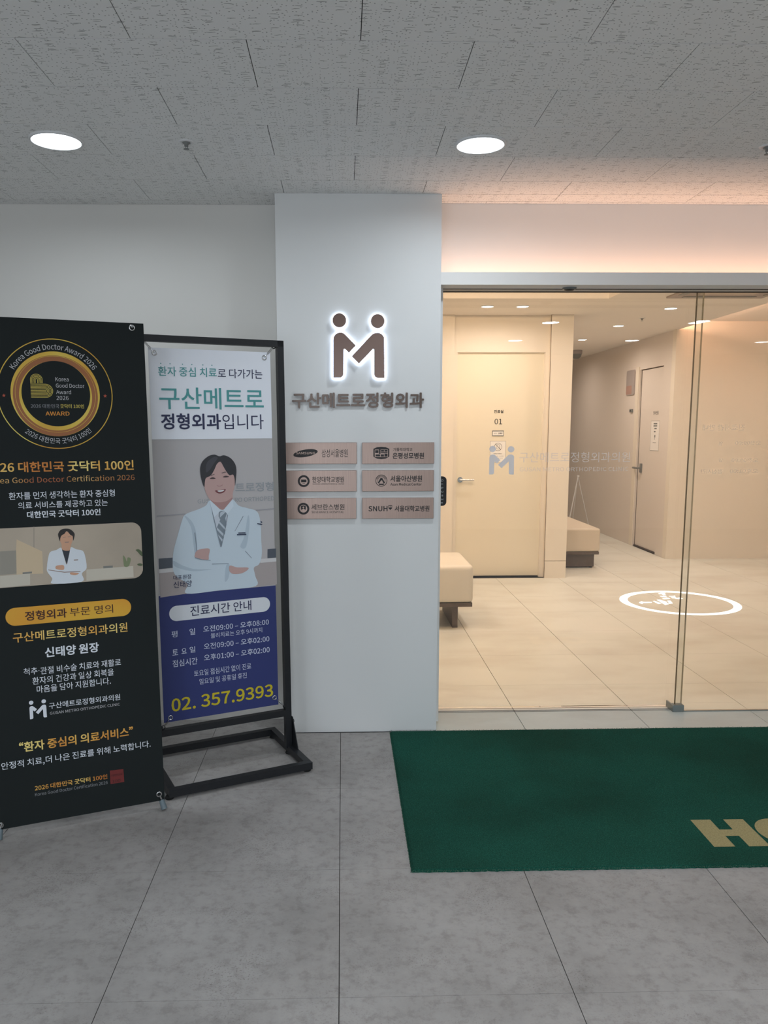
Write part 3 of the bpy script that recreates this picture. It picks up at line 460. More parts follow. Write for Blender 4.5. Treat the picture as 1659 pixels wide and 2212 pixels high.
# walls
struct('wall_left', MB().box(-3, -0.287, 3.85, 4.05, 0, HC+0.01), M['grey_wall'])
struct('wall_pillar', MB().box(-0.287, 0.438, PF, 4.05, 0, HC+0.01), M['white'])
struct('wall_header', MB().box(0.438, 6.5, 3.812, 3.868, 2.10, 2.7).box(0.438, 6.5, 3.868, 4.05, 2.14, 2.7), M['white'])
struct('wall_hall_side_left', MB().box(-3.1, -3, -3.5, 4.05, 0, HC+0.01), M['grey_wall'])
struct('wall_hall_side_right', MB().box(6.5, 6.6, -3.5, 4.05, 0, HC+0.01), M['grey_wall'])
struct('wall_hall_back', MB().box(0.9, 6.6, -3.6, -3.5, 0, HC+0.01), M['grey_wall'])
# door header: box with a lip on top that hides the light strip
hd = struct('trim_header', MB().box(0.438, 6.5, PF, 3.80, 2.056, 2.07).box(0.438, 6.5, PF, PF+0.02, 2.07, 2.109).box(0.438, 6.5, 3.80, 3.812, 2.056, 2.10), M['header'])
MB().box(0.438, 6.5, 3.8121, 3.866, 2.057, 2.0999).build('soffit_board', M['taupe'], hd)
MB().box(0.4385, 6.4, 3.729, 3.741, 2.0705, 2.0735).build('led_strip', M['led'], hd)
tr = struct('trim_door_track', MB().box(0.459, 6.5, 3.771, 3.782, 2.0535, 2.0559).box(0.459, 6.5, 3.852, 3.858, 2.0535, 2.0569), M['dark_brown'])
struct('trim_jamb', MB().box(0.438, 0.459, 3.76, 3.80, 0.012, 2.056), M['header'])
struct('trim_floor_guide', MB().box(0.44, 1.69, 3.914, 3.917, -0.002, 0.0012).box(0.44, 1.69, 3.93, 3.934, -0.002, 0.0012).box(0.44, 1.69, 3.962, 3.965, -0.002, 0.0012), M['dark_brown'])
# sliding door leaf and fixed pane
door1 = tag(MB().box(0.44, 1.735, 3.945, 3.957, 0.014, 2.139).build('door_1', M['glass']), kind='structure')
win1 = tag(MB().box(1.683, 6.4, 3.895, 3.907, 0.004, 2.139).build('window_1', M['glass']), kind='structure')
M['edge'] = mat('green_glass_edge', (84, 70, 44), 0.25)
MB().box(1.6815, 1.683, 3.894, 3.908, 0.02, 2.139).build('pane_edge', M['edge'], win1)
M['edge2'] = film('pale_glass_edge', (190, 176, 140), 0.6)
MB().box(1.735, 1.737, 3.944, 3.958, 0.02, 2.139).build('pane_edge', M['edge2'], door1)
MB().box(1.71, 6.4, 3.888, 3.897, 0.0, 0.004).build('sealant_bead', M['steel'], win1)
MB().box(1.672, 1.724, 3.882, 3.92, 0.0, 0.036, 0.003).box(1.667, 1.675, 3.884, 3.972, 0.0, 0.034, 0.001).build('floor_clamp', M['steel'], win1)
# vinyl on the sliding leaf
(mx0, mz1), (mx1, mz0) = glassM
def emblem(mb, x0, x1, z0, z1, y, y2=None):
    fx = lambda x: x0+(x+0.0397)/0.2274*(x1-x0)
    fz = lambda z: z0+(z-1.6501)/0.2791*(z1-z0)
    for _, _, pts in M_shape: mb.flat([(fx(a), fz(b)) for a, b in pts], y, y2)
    for cx, cz in Mh[:2]: mb.flat([(fx(cx+0.0302*math.cos(2*PI*k/40)), fz(cz+0.0302*math.sin(2*PI*k/40))) for k in range(40)], y, y2)
em = MB(); emblem(em, mx0, mx1, mz0, mz1, 3.9442); em.build('vinyl_emblem', M['frost'], door1)
for s, u0, u1, v0, v1, _c, b in TG: text(s, u0, u1, v0, v1, M['frost2'], 3.9442, door1, 'vinyl_lettering')
for s, u0, u1, v0, v1, _c, b in TF: text(s, u0, u1, v0, v1, M['frost3'], 3.909, win1, 'vinyl_lettering', mirror=True)
# inner walls
struct('wall_inner_front', MB().box(-2, -0.287, 4.05, 4.1, 0, 2.62), M['cream'])
struct('wall_inner_left', MB().box(-2.1, -2, 4.05, 7.8, 0, 2.7), M['cream'])
struct('wall_inner_right', MB().box(6.5, 6.6, 4.05, 8.78, 0, 2.7), M['cream'])
struct('wall_consulting', MB().box(-2.1, 1.04, 7.6, 7.9, 0, IC+0.1).box(1.04, 1.074, 7.645, 7.9, 0, IC).box(1.899, 1.9335, 7.645, 7.9, 0, IC).box(1.074, 1.899, 7.645, 7.9, 2.131, IC), M['cream'])
col = struct('wall_column', MB().box(1.934, 2.14, 7.588, 13.5, 0.168, IC+0.1), M['cream'])
MB().box(1.934, 2.14, 7.588, 7.9, 0.0, 0.164).box(2.0, 2.14, 7.9, 13.5, 0, 0.168).build('plinth_board', M['cream'], col)
MB().box(1.9322, 1.934, 7.5875, 7.60, 0.0, IC).build('joint_strip', M['joint_in'], col)
cw = struct('wall_corridor', MB().box(3.55, 3.75, 8.781, 8.99, 0, IC+0.2).box(3.55, 3.75, 8.99, 9.70, 2.115, IC+0.2).box(3.55, 3.75, 9.70, 13.5, 0, IC+0.2), M['cream_grey'])
struct('wall_corridor_end', MB().box(2.0, 3.8, 13.5, 13.6, 0, 2.7), M['cream_grey'])
struct('wall_inner_back', MB().box(3.55, 6.6, 8.68, 8.78, 0, 2.7), M['cream'])
# doors
d2 = struct('door_2', MB().box(1.080, 1.893, 7.672, 7.71, 0.012, 2.125), M['cream_door'])
MB().box(1.074, 1.080, 7.655, 7.72, 0, 2.131).box(1.893, 1.899, 7.655, 7.72, 0, 2.131).box(1.080, 1.893, 7.655, 7.72, 2.125, 2.131).build('door_frame', M['cream'], d2)
MB().box(1.08, 1.893, 7.69, 7.72, 0.0, 0.012).build('door_sill', M['dark_brown'], d2)
hb = MB(); hb.bar((1.118, 7.672, 0.945), (1.118, 7.655, 0.945), 0.026, 24); hb.bar((1.118, 7.66, 0.945), (1.118, 7.615, 0.945), 0.009); hb.bar((1.112, 7.62, 0.945), (1.245, 7.62, 0.945), 0.0085)
hb.build('door_handle', M['chrome'], d2, label='brushed metal lever handle')
for s, u0, u1, v0, v1, _c, b in TD: text(s, u0, u1, v0, v1, M['ink'], 7.6715, d2, 'room_lettering', b*3+0.01)
d3 = struct('door_3', MB().box(3.575, 3.61, 8.998, 9.692, 0.02, 2.105), M['cream_grey'])
MB().box(3.572, 3.60, 9.692, 9.70, 0.0, 2.115).box(3.58, 3.60, 8.99, 9.70, 2.105, 2.115).box(3.56, 3.61, 8.99, 9.692, 0.0, 0.02).build('door_gap', M['dark_brown'], d3)
MB().box(3.538, 3.552, 9.71, 9.80, 0, 2.15).build('door_frame', M['cream'], d3)
hb = MB(); hb.box(3.562, 3.575, 9.56, 9.62, 0.90, 1.01, 0.004); hb.bar((3.57, 9.60, 0.955), (3.52, 9.60, 0.955), 0.01); hb.bar((3.52, 9.60, 0.955), (3.52, 9.72, 0.955), 0.012)
hb.build('door_handle', M['smoke'], d3, label='dark metal lever handle')

# ================================================================== THINGS
# ---- backlit emblem on the pillar
sign = empty('emblem_sign', (0.074, PF, 1.65), 0, 'backlit brown emblem of two figures joining hands on white pillar', 'sign')
for k, (_, _, pts) in enumerate(M_shape):
    P_ = [(a-0.074, b-1.65) for a, b in pts]
    q = MB().flat(P_, -0.030, -0.012).build('figure_body', M['bronze'], sign)
    cx = sum(a for a, b in P_)/len(P_); cz = sum(b for a, b in P_)/len(P_)
    mb = MB()                                   # lit acrylic behind it, grown a few millimetres outward
    for t_ in range(12): mb.flat([(x+0.0042*math.cos(t_*PI/6), z+0.0042*math.sin(t_*PI/6)) for x, z in P_], -0.0115, -0.003)
    mb.build('lit_backing', M['lit'], q)
for cx, cz in Mh[:2]:
    q = MB().flat(circ(cx-0.074, cz-1.65, 0.0300), -0.030, -0.012).build('figure_head', M['bronze'], sign)
    MB().flat(circ(cx-0.074, cz-1.65, 0.0342), -0.0115, -0.003).build('lit_backing', M['lit'], q)
# ---- raised letters under it
ls = empty('letter_sign', (0.07, PF, 1.52), 0, 'row of raised brown metal Korean letters under the backlit emblem', 'sign')
(s_, u0, u1, v0, v1, _c, b_) = TW[0]
text(s_, u0-0.07, u1-0.07, 0, v1-v0, M['bronze_dark'], -0.001, ls, 'letter', 0.035, depth=0.009, ref=len(s_))
# ---- six hospital plaques
PLATE_L = ['brushed bronze plaque with a black slanted oval emblem, top left of six', 'brushed bronze plaque with tall house-shaped seal, top right of six',
    'brushed bronze plaque with faint round university seal, middle left of six', 'brushed bronze plaque with mountain seal and English line, middle right of six',
    'brushed bronze plaque with shield in a ring, bottom left of six', 'brushed bronze plaque with large Latin initials and small shield, bottom right of six']
PT = {0: TP[0:2], 1: TP[2:4], 2: TP[4:6], 3: TP[6:8], 4: TP[8:10], 5: TP[10:12]}
pl = []
for k, ((x0, z1), (x1, z0)) in enumerate(plates):
    x1 = x0+0.326; z0 = z1-0.0955
    o = MB().box(-0.163, 0.163, -0.012, 0.0, -0.0477, 0.0477, 0.0012).build('plaque', M['plate'], None, (x0+0.163, PF, (z0+z1)/2), label=PLATE_L[k], cat='plaque', group='hospital plaques on the pillar')
    cx, cz = o.location.x, o.location.z; pl.append(o)
    for (s, u0, u1, v0, v1, c, b) in PT[k]:
        text(s, u0-cx, u1-cx, v0-cz, v1-cz, M['ink'] if c == 'ink' else M['plate'], -0.0132 if c == 'ink' else -0.0138, o, 'lettering', b)
def seal(k, mb): mb.build('printed_seal', [M['ink'], M['plate']], pl[k])
yy = -0.0130
mb = MB(); p = pl[0].location; cx, cz = seals[0][0]-p.x, seals[0][1]-p.z
t_ = math.radians(9); mb.flat([(cx+0.0285*2*0.97*0.5*2*math.cos(a)*math.cos(t_)*1.0-0.0165*math.sin(a)*math.sin(t_), cz+0.0555*math.cos(a)*math.sin(t_)+0.0165*math.sin(a)*math.cos(t_)) for a in [2*PI*i/48 for i in range(48)]], yy); seal(0, mb)
mb = MB(); p = pl[1].location; cx, cz = seals[3][0]-p.x, seals[3][1]-p.z
mb.flat([(cx-0.036, cz+0.019), (cx-0.02, cz+0.026), (cx, cz+0.028), (cx+0.02, cz+0.026), (cx+0.036, cz+0.019), (cx+0.036, cz-0.016), (cx+0.02, cz-0.025), (cx, cz-0.0275), (cx-0.02, cz-0.025), (cx-0.036, cz-0.016)], yy)
mb.cur = 1
mb.flat(rrect(cx-0.030, cx+0.030, cz-0.018, cz+0.0155, 0.002), yy-0.0003); mb.cur = 0
for (a, b, c, d) in ((-.028, -.013, 0, .013), (-.011, -.004, -.004, .016), (-.002, .012, .006, .014), (.014, .028, .006, .014), (-.002, .028, -.001, .004), (-.026, -.006, -.015, -.006), (.014, .028, -.016, -.003), (-.003, .012, -.016, -.006)):
    mb.flat([(cx+a, cz+c), (cx+b, cz+c), (cx+b, cz+d), (cx+a, cz+d)], yy-0.0006)
seal(1, mb)
for k, i in ((2, 6), (3, 8), (4, 10)):
    mb = MB(); p = pl[k].location; cx, cz = seals[i][0]-p.x, seals[i][1]-p.z; R = 0.0268
    annulus(mb, cx, cz, R*(0.9 if k == 3 else 0.66), R, yy)
    if k == 2: mb.flat(rrect(cx-0.012, cx+0.012, cz-0.005, cz+0.007, 0.001), yy); mb.flat(rrect(cx-0.006, cx+0.006, cz-0.011, cz-0.009, 0.0005), yy)
    if k == 3:
        annulus(mb, cx, cz, R*0.60, R*0.66, yy)
        mb.flat([(cx-0.017, cz-0.011), (cx-0.004, cz+0.012), (cx+0.004, cz+0.012), (cx+0.017, cz-0.011), (cx+0.009, cz-0.011), (cx+0.002, cz+0.003), (cx-0.004, cz-0.003), (cx-0.010, cz-0.011)], yy-.0003)
        mb.flat(rrect(cx-0.011, cx+0.011, cz-0.020, cz-0.014, 0.001), yy-.0003)
        for a in range(20, 161, 10):
            q = math.radians(a); mb.flat([(cx+r*math.cos(q+e), cz+r*math.sin(q+e)) for r, e in ((.019, -.05), (.023, -.05), (.023, .05), (.019, .05))], yy-.0003)
    if k == 4:
        mb.flat([(cx-0.011, cz+0.012), (cx, cz+0.015), (cx+0.011, cz+0.012), (cx+0.011, cz-0.003), (cx, cz-0.011), (cx-0.011, cz-0.003)], yy)
        mb.cur = 1; mb.flat([(cx-0.010, cz-0.006), (cx, cz+0.001), (cx+0.010, cz-0.006), (cx, cz-0.013)], yy-.0003); mb.flat(circ(cx, cz+0.006, 0.004, 20), yy-.0003); mb.cur = 0
    seal(k, mb)
mb = MB(); p = pl[5].location; cx, cz = seals[12][0]-p.x, seals[12][1]-p.z+0.002
mb.flat([(cx-.008, cz+.009), (cx+.008, cz+.009), (cx+.008, cz-.005), (cx, cz-.013), (cx-.008, cz-.005)], yy)
mb.cur = 1; mb.flat([(cx-.005, cz+.006), (cx+.001, cz+.006), (cx+.001, cz-.002), (cx-.005, cz-.002)], yy-.0003); mb.flat([(cx+.003, cz+.006), (cx+.006, cz+.006), (cx+.006, cz-.002), (cx+.003, cz-.002)], yy-.0003); mb.cur = 0
seal(5, mb)
# ---- touch switch on the sliding leaf
sw = MB().flat(rrect(-0.026, 0.024, -0.0725, 0.0725, 0.020, 10), -0.010, 0.0).build('touch_switch', M['ink'], None, (0.484, 3.944, 1.124), label='black rounded PUSH plate on the glass door beside the pillar', cat='switch')
sw.name = 'touch_switch'; M['ghost'] = mat('pale_print', (196, 200, 206), 0.5)
mb = MB(); annulus(mb, 0.003, 0.0525, 0.0038, 0.005, -0.0105, 20); mb.flat(rrect(-0.004, 0.002, 0.0475, 0.0488, 0.0004), -0.0105); mb.flat([(-0.006, 0.0345), (0.007, 0.0345), (0.007, 0.0362), (-0.006, 0.0362)], -0.0105)
mb.flat([(-0.007, -0.0565), (0.007, -0.0565), (0.007, -0.0545), (-0.007, -0.0545)], -0.0105); mb.flat([(-0.007, -0.0615), (0.007, -0.0615), (0.007, -0.0603), (-0.007, -0.0603)], -0.0105)
mb.build('printed_icon', M['ghost'], sw, kind='stuff')
for i, ch in enumerate('PUSH'): text(ch, -0.001, 0.008, 0.0115-i*0.0186, 0.0195-i*0.0186, M['ghost'], -0.0105, sw, 'lettering', 0.03)
# ---- hall downlights
def downlight(loc, r, label, group, warm=False, power=None, hidden=False):
    t = empty('downlight', loc, 0, label, 'ceiling light', group)
    MB().lathe([(r*0.86, -0.001), (r*0.88, -0.006), (r*0.94, -0.008), (r*1.0, -0.004), (r*1.0, 0.0)], 40).build('trim_ring', M['ring_white'], t)
    MB().lathe([(0.0001, -0.002), (r*0.87, -0.002)], 40).build('diffuser', M['diff_warm' if warm else 'diff'], t)
    area('lamp', (0, 0, -0.0035), (0, 0, 0), r*1.66, r*1.66, power or (WARM_W if warm else HALL_W), WARM_COL if warm else HALL_COL, 'DISK', 170, t)
    return t
HL = [((-1.0, 3.03), 'round white ceiling downlight left of the sprinkler above the banners', 'hall downlights'),
      ((0.5, 3.045), 'round white ceiling downlight above the backlit pillar emblem', 'hall downlights')]
for (x, y), lb, g in HL: downlight((x, y, HC), 0.093, lb, g, False, 5.5)
for x, y, w in [(2.0, 0.0, 'nearest row, one bay right of the pillar line'), (3.42, 0.0, 'nearest row, two bays right of the pillar line'), (2.0, -1.59, 'far row, one bay right of the pillar line'),
        (3.36, -1.59, 'far row, two bays right of the pillar line'), (4.97, -1.85, 'far row, three bays right of the pillar line'), (0.5, 0.0, 'nearest row, in line with the pillar'), (-1.0, 0.0, 'nearest row, in line with the banners')]:
    downlight((x, y, HC), 0.093, 'hall downlight behind the camera, '+w, 'hall downlights behind the camera')
# ---- inner downlights
IL = [((1.246, 7.077), 'small warm inner downlight over the consulting door, nearer the pillar', 4.4), ((1.548, 7.075), 'small warm inner downlight over the consulting door, farther from the pillar', 5),
      ((2.868, 7.174), 'small inner downlight nearest the glass joint, above the corridor mouth', 9), ((2.82, 8.379), 'small inner downlight in the middle of the corridor ceiling row', 9),
      ((2.831, 9.664), 'small inner downlight deepest in the corridor ceiling row', 10)]
for (x, y), lb, pw in IL: downlight((x, y, IC), 0.055, lb, 'inner downlights', True, pw)
for (x, y, z) in [(-0.2, 5.6, 2.62), (1.2, 5.7, 2.62), (2.75, 11.6, IC), (4.6, 5.4, 2.545), (4.8, 7.4, 2.545)]:  # unseen lamps; the deep corridor one is added to brighten its wall
    downlight((x, y, z), 0.055, 'inner downlight hidden above the header, '+{-0.2: 'over the white bench', 1.2: 'over the door approach', 2.75: 'added to brighten the deep corridor behind the column', 4.6: 'right side near the glass', 4.8: 'right side near the back wall'}[x], 'hidden inner downlights', True, 7.0 if y > 9 else 13.0 if x < 3 else 7.0)
# ---- sprinklers
def sprinkler(loc, label, s=1.0):
    t = empty('sprinkler', loc, 0, label, 'sprinkler', 'ceiling sprinklers')
    MB().lathe([(0.038*s, 0.0), (0.036*s, -0.004*s), (0.022*s, -0.006*s), (0.020*s, 0.0)], 28).build('cover_ring', M['ring_white'], t)
    MB().lathe([(0.019*s, 0.0), (0.019*s, -0.008*s), (0.010*s, -0.014*s), (0.010*s, -0.022*s), (0.0001, -0.022*s)], 20).build('body', M['smoke'], t)
    mb = MB(); mb.bar((0.008*s, 0, -0.02*s), (0.003*s, 0, -0.034*s), 0.0016*s, 6); mb.bar((-0.008*s, 0, -0.02*s), (-0.003*s, 0, -0.034*s), 0.0016*s, 6); mb.lathe([(0.0001, -0.033*s), (0.014*s, -0.034*s), (0.014*s, -0.036*s), (0.0001, -0.036*s)], 16)
    mb.build('deflector', M['smoke'], t)
sprinkler((-0.547, 3.039, HC), 'small grey ceiling sprinkler between the two hall downlights', 0.72)
sprinkler((1.545, 3.052, HC), 'small ceiling sprinkler at the right edge of the hall ceiling', 0.8)
sprinkler((2.858, 7.825, IC), 'tiny sprinkler in the inner room ceiling near the corridor lights', 0.8)
# ---- motion sensor under the header
t = empty('motion_sensor', (1.03, 3.745, 2.056), 0, 'small dark oval sensor under the door header', 'sensor')
MB().lathe([(0.032, 0.0), (0.030, -0.005), (0.024, -0.008)], 28).build('housing', M['smoke'], t)
MB().lathe([(0.024, -0.008), (0.016, -0.012), (0.0001, -0.013)], 28).build('lens', M['ink'], t)
# ---- green doormat
mat_ = empty('doormat', (0.215, 2.43, 0), 0, 'large dark green pile doormat with beige lettering before the glass door', 'mat')
def mat_green():
    m, t, b = _new('green_pile'); g = t.nodes.new('ShaderNodeNewGeometry'); P = g.outputs['Position']
    n = N(t, 'ShaderNodeTexNoise', Scale=240.0, Detail=4.0, Roughness=0.8); t.links.new(P, n.inputs['Vector'])
    r = ramp(t, n.outputs['Fac'], [(0.30, lin((24, 52, 44))), (0.5, lin((30, 84, 70))), (0.72, lin((48, 112, 94)))])
    w = N(t, 'ShaderNodeTexNoise', Scale=1.7, Detail=3.0); t.links.new(P, w.inputs['Vector'])
    rw = ramp(t, w.outputs['Fac'], [(0.38, (0.86, 0.72, 0.70)), (0.58, (1, 1, 1))])
    f = N(t, 'ShaderNodeTexNoise', Scale=420.0, Detail=1.0); t.links.new(P, f.inputs['Vector'])
    fl_ = ramp(t, f.outputs['Fac'], [(0.73, (0, 0, 0)), (0.77, (1, 1, 1))])
    c = mixc(t, 1.0, r.outputs[0], rw.outputs[0], 'MULTIPLY'); c = mixc(t, math_(t, 'MULTIPLY', fl_.outputs[0], 0.35), c, lin((130, 150, 130)))
    t.links.new(c, b.inputs['Base Color']); b.inputs['Roughness'].default_value = 1.0; b.inputs['Specular IOR Level'].default_value = 0.1
    bp = N(t, 'ShaderNodeBump', Strength=0.8, Distance=0.004); t.links.new(n.outputs['Fac'], bp.inputs['Height']); t.links.new(bp.outputs['Normal'], b.inputs['Normal'])
    return m
M['pile'] = mat_green(); M['pile_beige'] = mat('beige_pile', (162, 150, 106), 1.0, var=0.22, vs=200, bump=0.6, bs=260)
bm = bmesh.new(); nx, ny = 300, 150; LX, LY = 3.0, 1.222
def wav(x, y):
    e = 0.0009*(math.sin(x*310)+math.sin(x*173+1.3)+math.sin(x*83))*(1 if y in (0, ny) else 0)
    bow = 0.012*math.sin(min(x, 1.9)/1.9*PI*1.0)*(-1 if y == ny else 0)*0.6
    return e+bow
vs = [[bm.verts.new((LX*i/nx + (0.0009*math.sin(j*2.1) if i in (0, nx) else 0), LY*j/ny + wav(LX*i/nx, j), 0.009 if 0 < i < nx and 0 < j < ny else 0.0)) for j in range(ny+1)] for i in range(nx+1)]
for i in range(nx):
    for j in range(ny): bm.faces.new((vs[i][j], vs[i+1][j], vs[i+1][j+1], vs[i][j+1]))
me = bpy.data.meshes.new('pile_field'); bm.to_mesh(me); bm.free(); me.materials.append(M['pile'])
o = bpy.data.objects.new('pile_field', me); C.objects.link(o); o.parent = mat_
mb = MB()
for i in range(620):
    x = LX*i/620+random.uniform(-.002, .002)
    for ed in (0, 1):
        y = 0 if ed == 0 else LY+wav(x, 1); sg = -1 if ed == 0 else 1
        mb.bar((x, y, 0.007), (x+random.uniform(-.004, .004), y+sg*random.uniform(.001, .004), random.uniform(.001, .010)), 0.0012, 3, 0.0006, False)
for i in range(260):
    y = LY*i/260; mb.bar((0, y, 0.007), (-random.uniform(.001, .003), y, random.uniform(.001, .009)), 0.0011, 3, 0.0006, False)
M['fringe'] = mat('pale_green_fringe', (70, 104, 84), 1.0, var=0.3, vs=90)
o = mb.build('edge_fringe', M['fringe'], mat_); o['kind'] = 'stuff'
def onmat(pts): 
    mb = MB(); tri = tessellate_polygon([[Vector((p[0], p[1], 0)) for p in pts]]); mb.add([(p[0]-0.215, p[1]-2.43, 0.0098) for p in pts], tri); return mb
onmat([(1.262, 2.738), (1.335, 2.738), (1.335, 2.664), (1.383, 2.664), (1.383, 2.738), (1.456, 2.738), (1.456, 2.546), (1.383, 2.546), (1.383, 2.618), (1.335, 2.618), (1.335, 2.546), (1.262, 2.546)]).build('mat_letter', M['pile_beige'], mat_)
mb = MB(); vs = [(1.552-0.215+rx*math.cos(a), 2.642-2.43+ry*math.sin(a), 0.0098) for rx, ry in ((0.037, 0.040), (0.088, 0.098)) for a in [2*PI*k/48 for k in range(48)]]
mb.add(vs, [(k, (k+1) % 48, 48+(k+1) % 48, 48+k)[::-1] for k in range(48)]); mb.build('mat_letter', M['pile_beige'], mat_)
# ---- benches
b1_ = empty('bench', (0.33, 5.95, 0), 0, 'white leather bench on a dark slab just inside the glass, beside the pillar', 'bench', 'waiting benches')
MB().box(-0.9, 0.598, -0.33, 0.33, 0.192, 0.462, 0.035).build('cushion', M['leather'], b1_)
MB().box(-0.88, 0.592, -0.325, 0.325, 0.163, 0.192, 0.002).build('slab', M['wood_dark'], b1_)
for x in (-0.78, 0.475): MB().box(x-0.02, x+0.02, -0.28, 0.30, 0.0, 0.163, 0.002).build('leg', M['wood_dark'], b1_)
b2_ = empty('bench', (2.40, 8.95, 0), 0, 'beige leather bench on a dark base behind the column in the corridor', 'bench', 'waiting benches')
MB().box(-0.25, 0.236, -0.84, 0.85, 0.172, 0.412, 0.03).build('cushion', M['leather2'], b2_)
MB().box(-0.25, 0.23, -0.83, 0.84, 0.142, 0.172, 0.002).build('slab', M['wood_dark'], b2_)
MB().box(-0.24, 0.19, -0.80, 0.82, 0.012, 0.142, 0.002).build('base', M['wood_dark'], b2_)
for y in (-0.78, 0.78):
    for x in (-0.2, 0.16): MB().bar((x, y, 0), (x, y, 0.014), 0.018, 12).build('foot', M['black_rubber'], b2_)
# ---- ring on the floor: projected light drawn as flat emissive shapes
pr_ = empty('floor_projection', (2.777, 6.46, 0.0), 0, 'glowing white ring with arrows standing in for light projected on the inner room floor', 'projection')
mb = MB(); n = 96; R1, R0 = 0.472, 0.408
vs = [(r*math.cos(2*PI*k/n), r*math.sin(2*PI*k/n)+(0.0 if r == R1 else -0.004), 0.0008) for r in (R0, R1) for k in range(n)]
mb.add(vs, [(k, (k+1) % n, n+(k+1) % n, n+k)[::-1] for k in range(n)]); mb.build('light_ring', M['painted_glow'], pr_)
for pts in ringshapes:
    mb = MB(); mb.add([(a, b, 0.0008) for a, b in pts], tessellate_polygon([[Vector((a, b, 0)) for a, b in pts]])); mb.build('light_mark', M['painted_glow'], pr_)
# ---- consulting door fittings
(ax, az1), (bx, bz0), (cx0, cz1), (dx1, dz0), (ox, oz), (ex, ez) = doorrect
t = MB().box(-0.055, 0.055, -0.006, 0, -0.026, 0.026, 0.001).build('name_plate', M['smoke'], None, ((ax+bx)/2, 7.672, (az1+bz0)/2), label='small framed name plate on the cream consulting door', cat='sign')
MB().flat(rrect(-0.05, 0.05, -0.019, 0.017, 0.002), -0.0065).build('name_card', M['paper'], t)
text('원장', -0.04, -0.012, -0.006, 0.004, M['ink'], -0.007, t, 'lettering', 0.0); text('신태양', 0.0, 0.042, -0.009, 0.007, M['ink'], -0.007, t, 'lettering', 0.03)
t = MB().flat(rrect(-0.076, 0.076, -0.103, 0.103, 0.004), -0.0015, 0.0).build('phone_notice', M['paper'], None, ((cx0+dx1)/2, 7.672, (cz1+dz0)/2), label='white no-phones notice sheet on the cream consulting door', cat='notice')
mb = MB(); 
for a, b, c, d in ((-.076, .076, .101, .103), (-.076, .076, -.103, -.101), (-.076, -.074, -.103, .103), (.074, .076, -.103, .103)): mb.flat([(a, c), (b, c), (b, d), (a, d)], -0.0018)
annulus(mb, 0.002, 0.048, 0.034, 0.037, -0.0018, 40)
mb.flat([(-.026, .075), (-.023, .077), (.030, .022), (.027, .019)], -0.0019)
for a, b, c, d in ((-.012, -.010, .028, .070), (.012, .014, .028, .070), (-.012, .014, .069, .071), (-.012, .014, .027, .029)): mb.flat([(a, c), (b, c), (b, d), (a, d)], -0.0018)
mb.build('printed_symbol', M['ink'], t)
text('진료실 안에서는', -0.04, 0.04, -0.021, -0.012, M['ink'], -0.0018, t, 'lettering', 0.02); text('휴대전화 사용을', -0.055, 0.055, -0.043, -0.036, M['smoke'], -0.0018, t, 'lettering', 0); text('자제해 주세요', -0.05, 0.05, -0.062, -0.055, M['smoke'], -0.0018, t, 'lettering', 0)
# ---- corridor things
def rotx(o): o.rotation_euler = (0, 0, -PI/2)          # face towards -X
t = MB().flat(rrect(-0.127, 0.127, -0.17, 0.17, 0.003), -0.002, 0).build('door_notice', M['paper'], None, (3.575, 9.215, 1.34), label='tall white notice sheet on the corridor door', cat='notice'); rotx(t)
mb = MB()
for a, b, c, d in ((-.127, .127, .166, .17), (-.127, .127, -.17, -.166), (-.127, -.123, -.17, .17), (.123, .127, -.17, .17), (-.05, .06, .13, .145), (-.05, .06, .105, .12), (-.02, .05, .075, .09), (-.03, .02, .04, .055), (-.01, .02, -.02, .01), (-.01, .01, -.04, -.03), (-.05, .05, -.08, -.075)): mb.flat([(a, c), (b, c), (b, d), (a, d)], -0.0024)
mb.build('printed_lines', M['smoke'], t)
lt = empty('room_name', (3.5748, 9.215, 1.60), -PI/2, 'small dark room lettering on the corridor door above its notice', 'sign')
text('방사선실', -0.075, 0.075, -0.022, 0.022, M['ink'], 0.0, lt, 'lettering', 0.02)
t = MB().flat(rrect(-0.14, 0.14, -0.15, 0.15, 0.03), -0.012, 0).build('wall_panel', M['sign_grey'], None, (3.55, 9.99, 1.98), label='grey rounded sign panel high beside the corridor door', cat='sign'); rotx(t)
MB().flat(rrect(-0.13, 0.06, -0.14, -0.035, 0.02), -0.0125).build('rosy_patch', M['sign_pink'], t)
t = MB().box(-0.04, 0.04, -0.02, 0, -0.02, 0.02, 0.004).build('door_sensor', M['smoke'], None, (3.55, 9.92, 1.64), label='tiny grey sensor box beside the corridor door frame', cat='sensor'); rotx(t)
MB().bar((0, -0.02, 0), (0, -0.026, 0), 0.009, 16).build('lens', M['ink'], t)
t = empty('dome_camera', (3.15, 11.0, IC), 0, 'grey dome camera on the corridor ceiling beside the column', 'camera')
MB().lathe([(0.075, 0), (0.075, -0.045), (0.068, -0.05)], 28).build('housing', M['sign_grey'], t); MB().lathe([(0.068, -0.05), (0.06, -0.085), (0.035, -0.108), (0.0001, -0.114)], 28).build('dome', M['smoke'], t)
es = empty('folding_stand', (3.2, 11.0, 0), 0, 'thin white legs of a folding stand behind the corridor bench', 'stand')
MB().bar((0.032, 0, 0.775), (-0.10, 0, 0), 0.009, 8).build('leg', M['ring_white'], es); MB().bar((0.034, 0.02, 0.775), (0.24, 0.05, 0), 0.005, 8).build('leg', M['ring_white'], es); MB().bar((0.033, 0.02, 0.775), (0.05, 0.30, 0), 0.006, 8).build('leg', M['ring_white'], es)
MB().box(0.018, 0.048, -0.012, 0.03, 0.765, 0.79, 0.003).build('hinge', M['ring_white'], es)
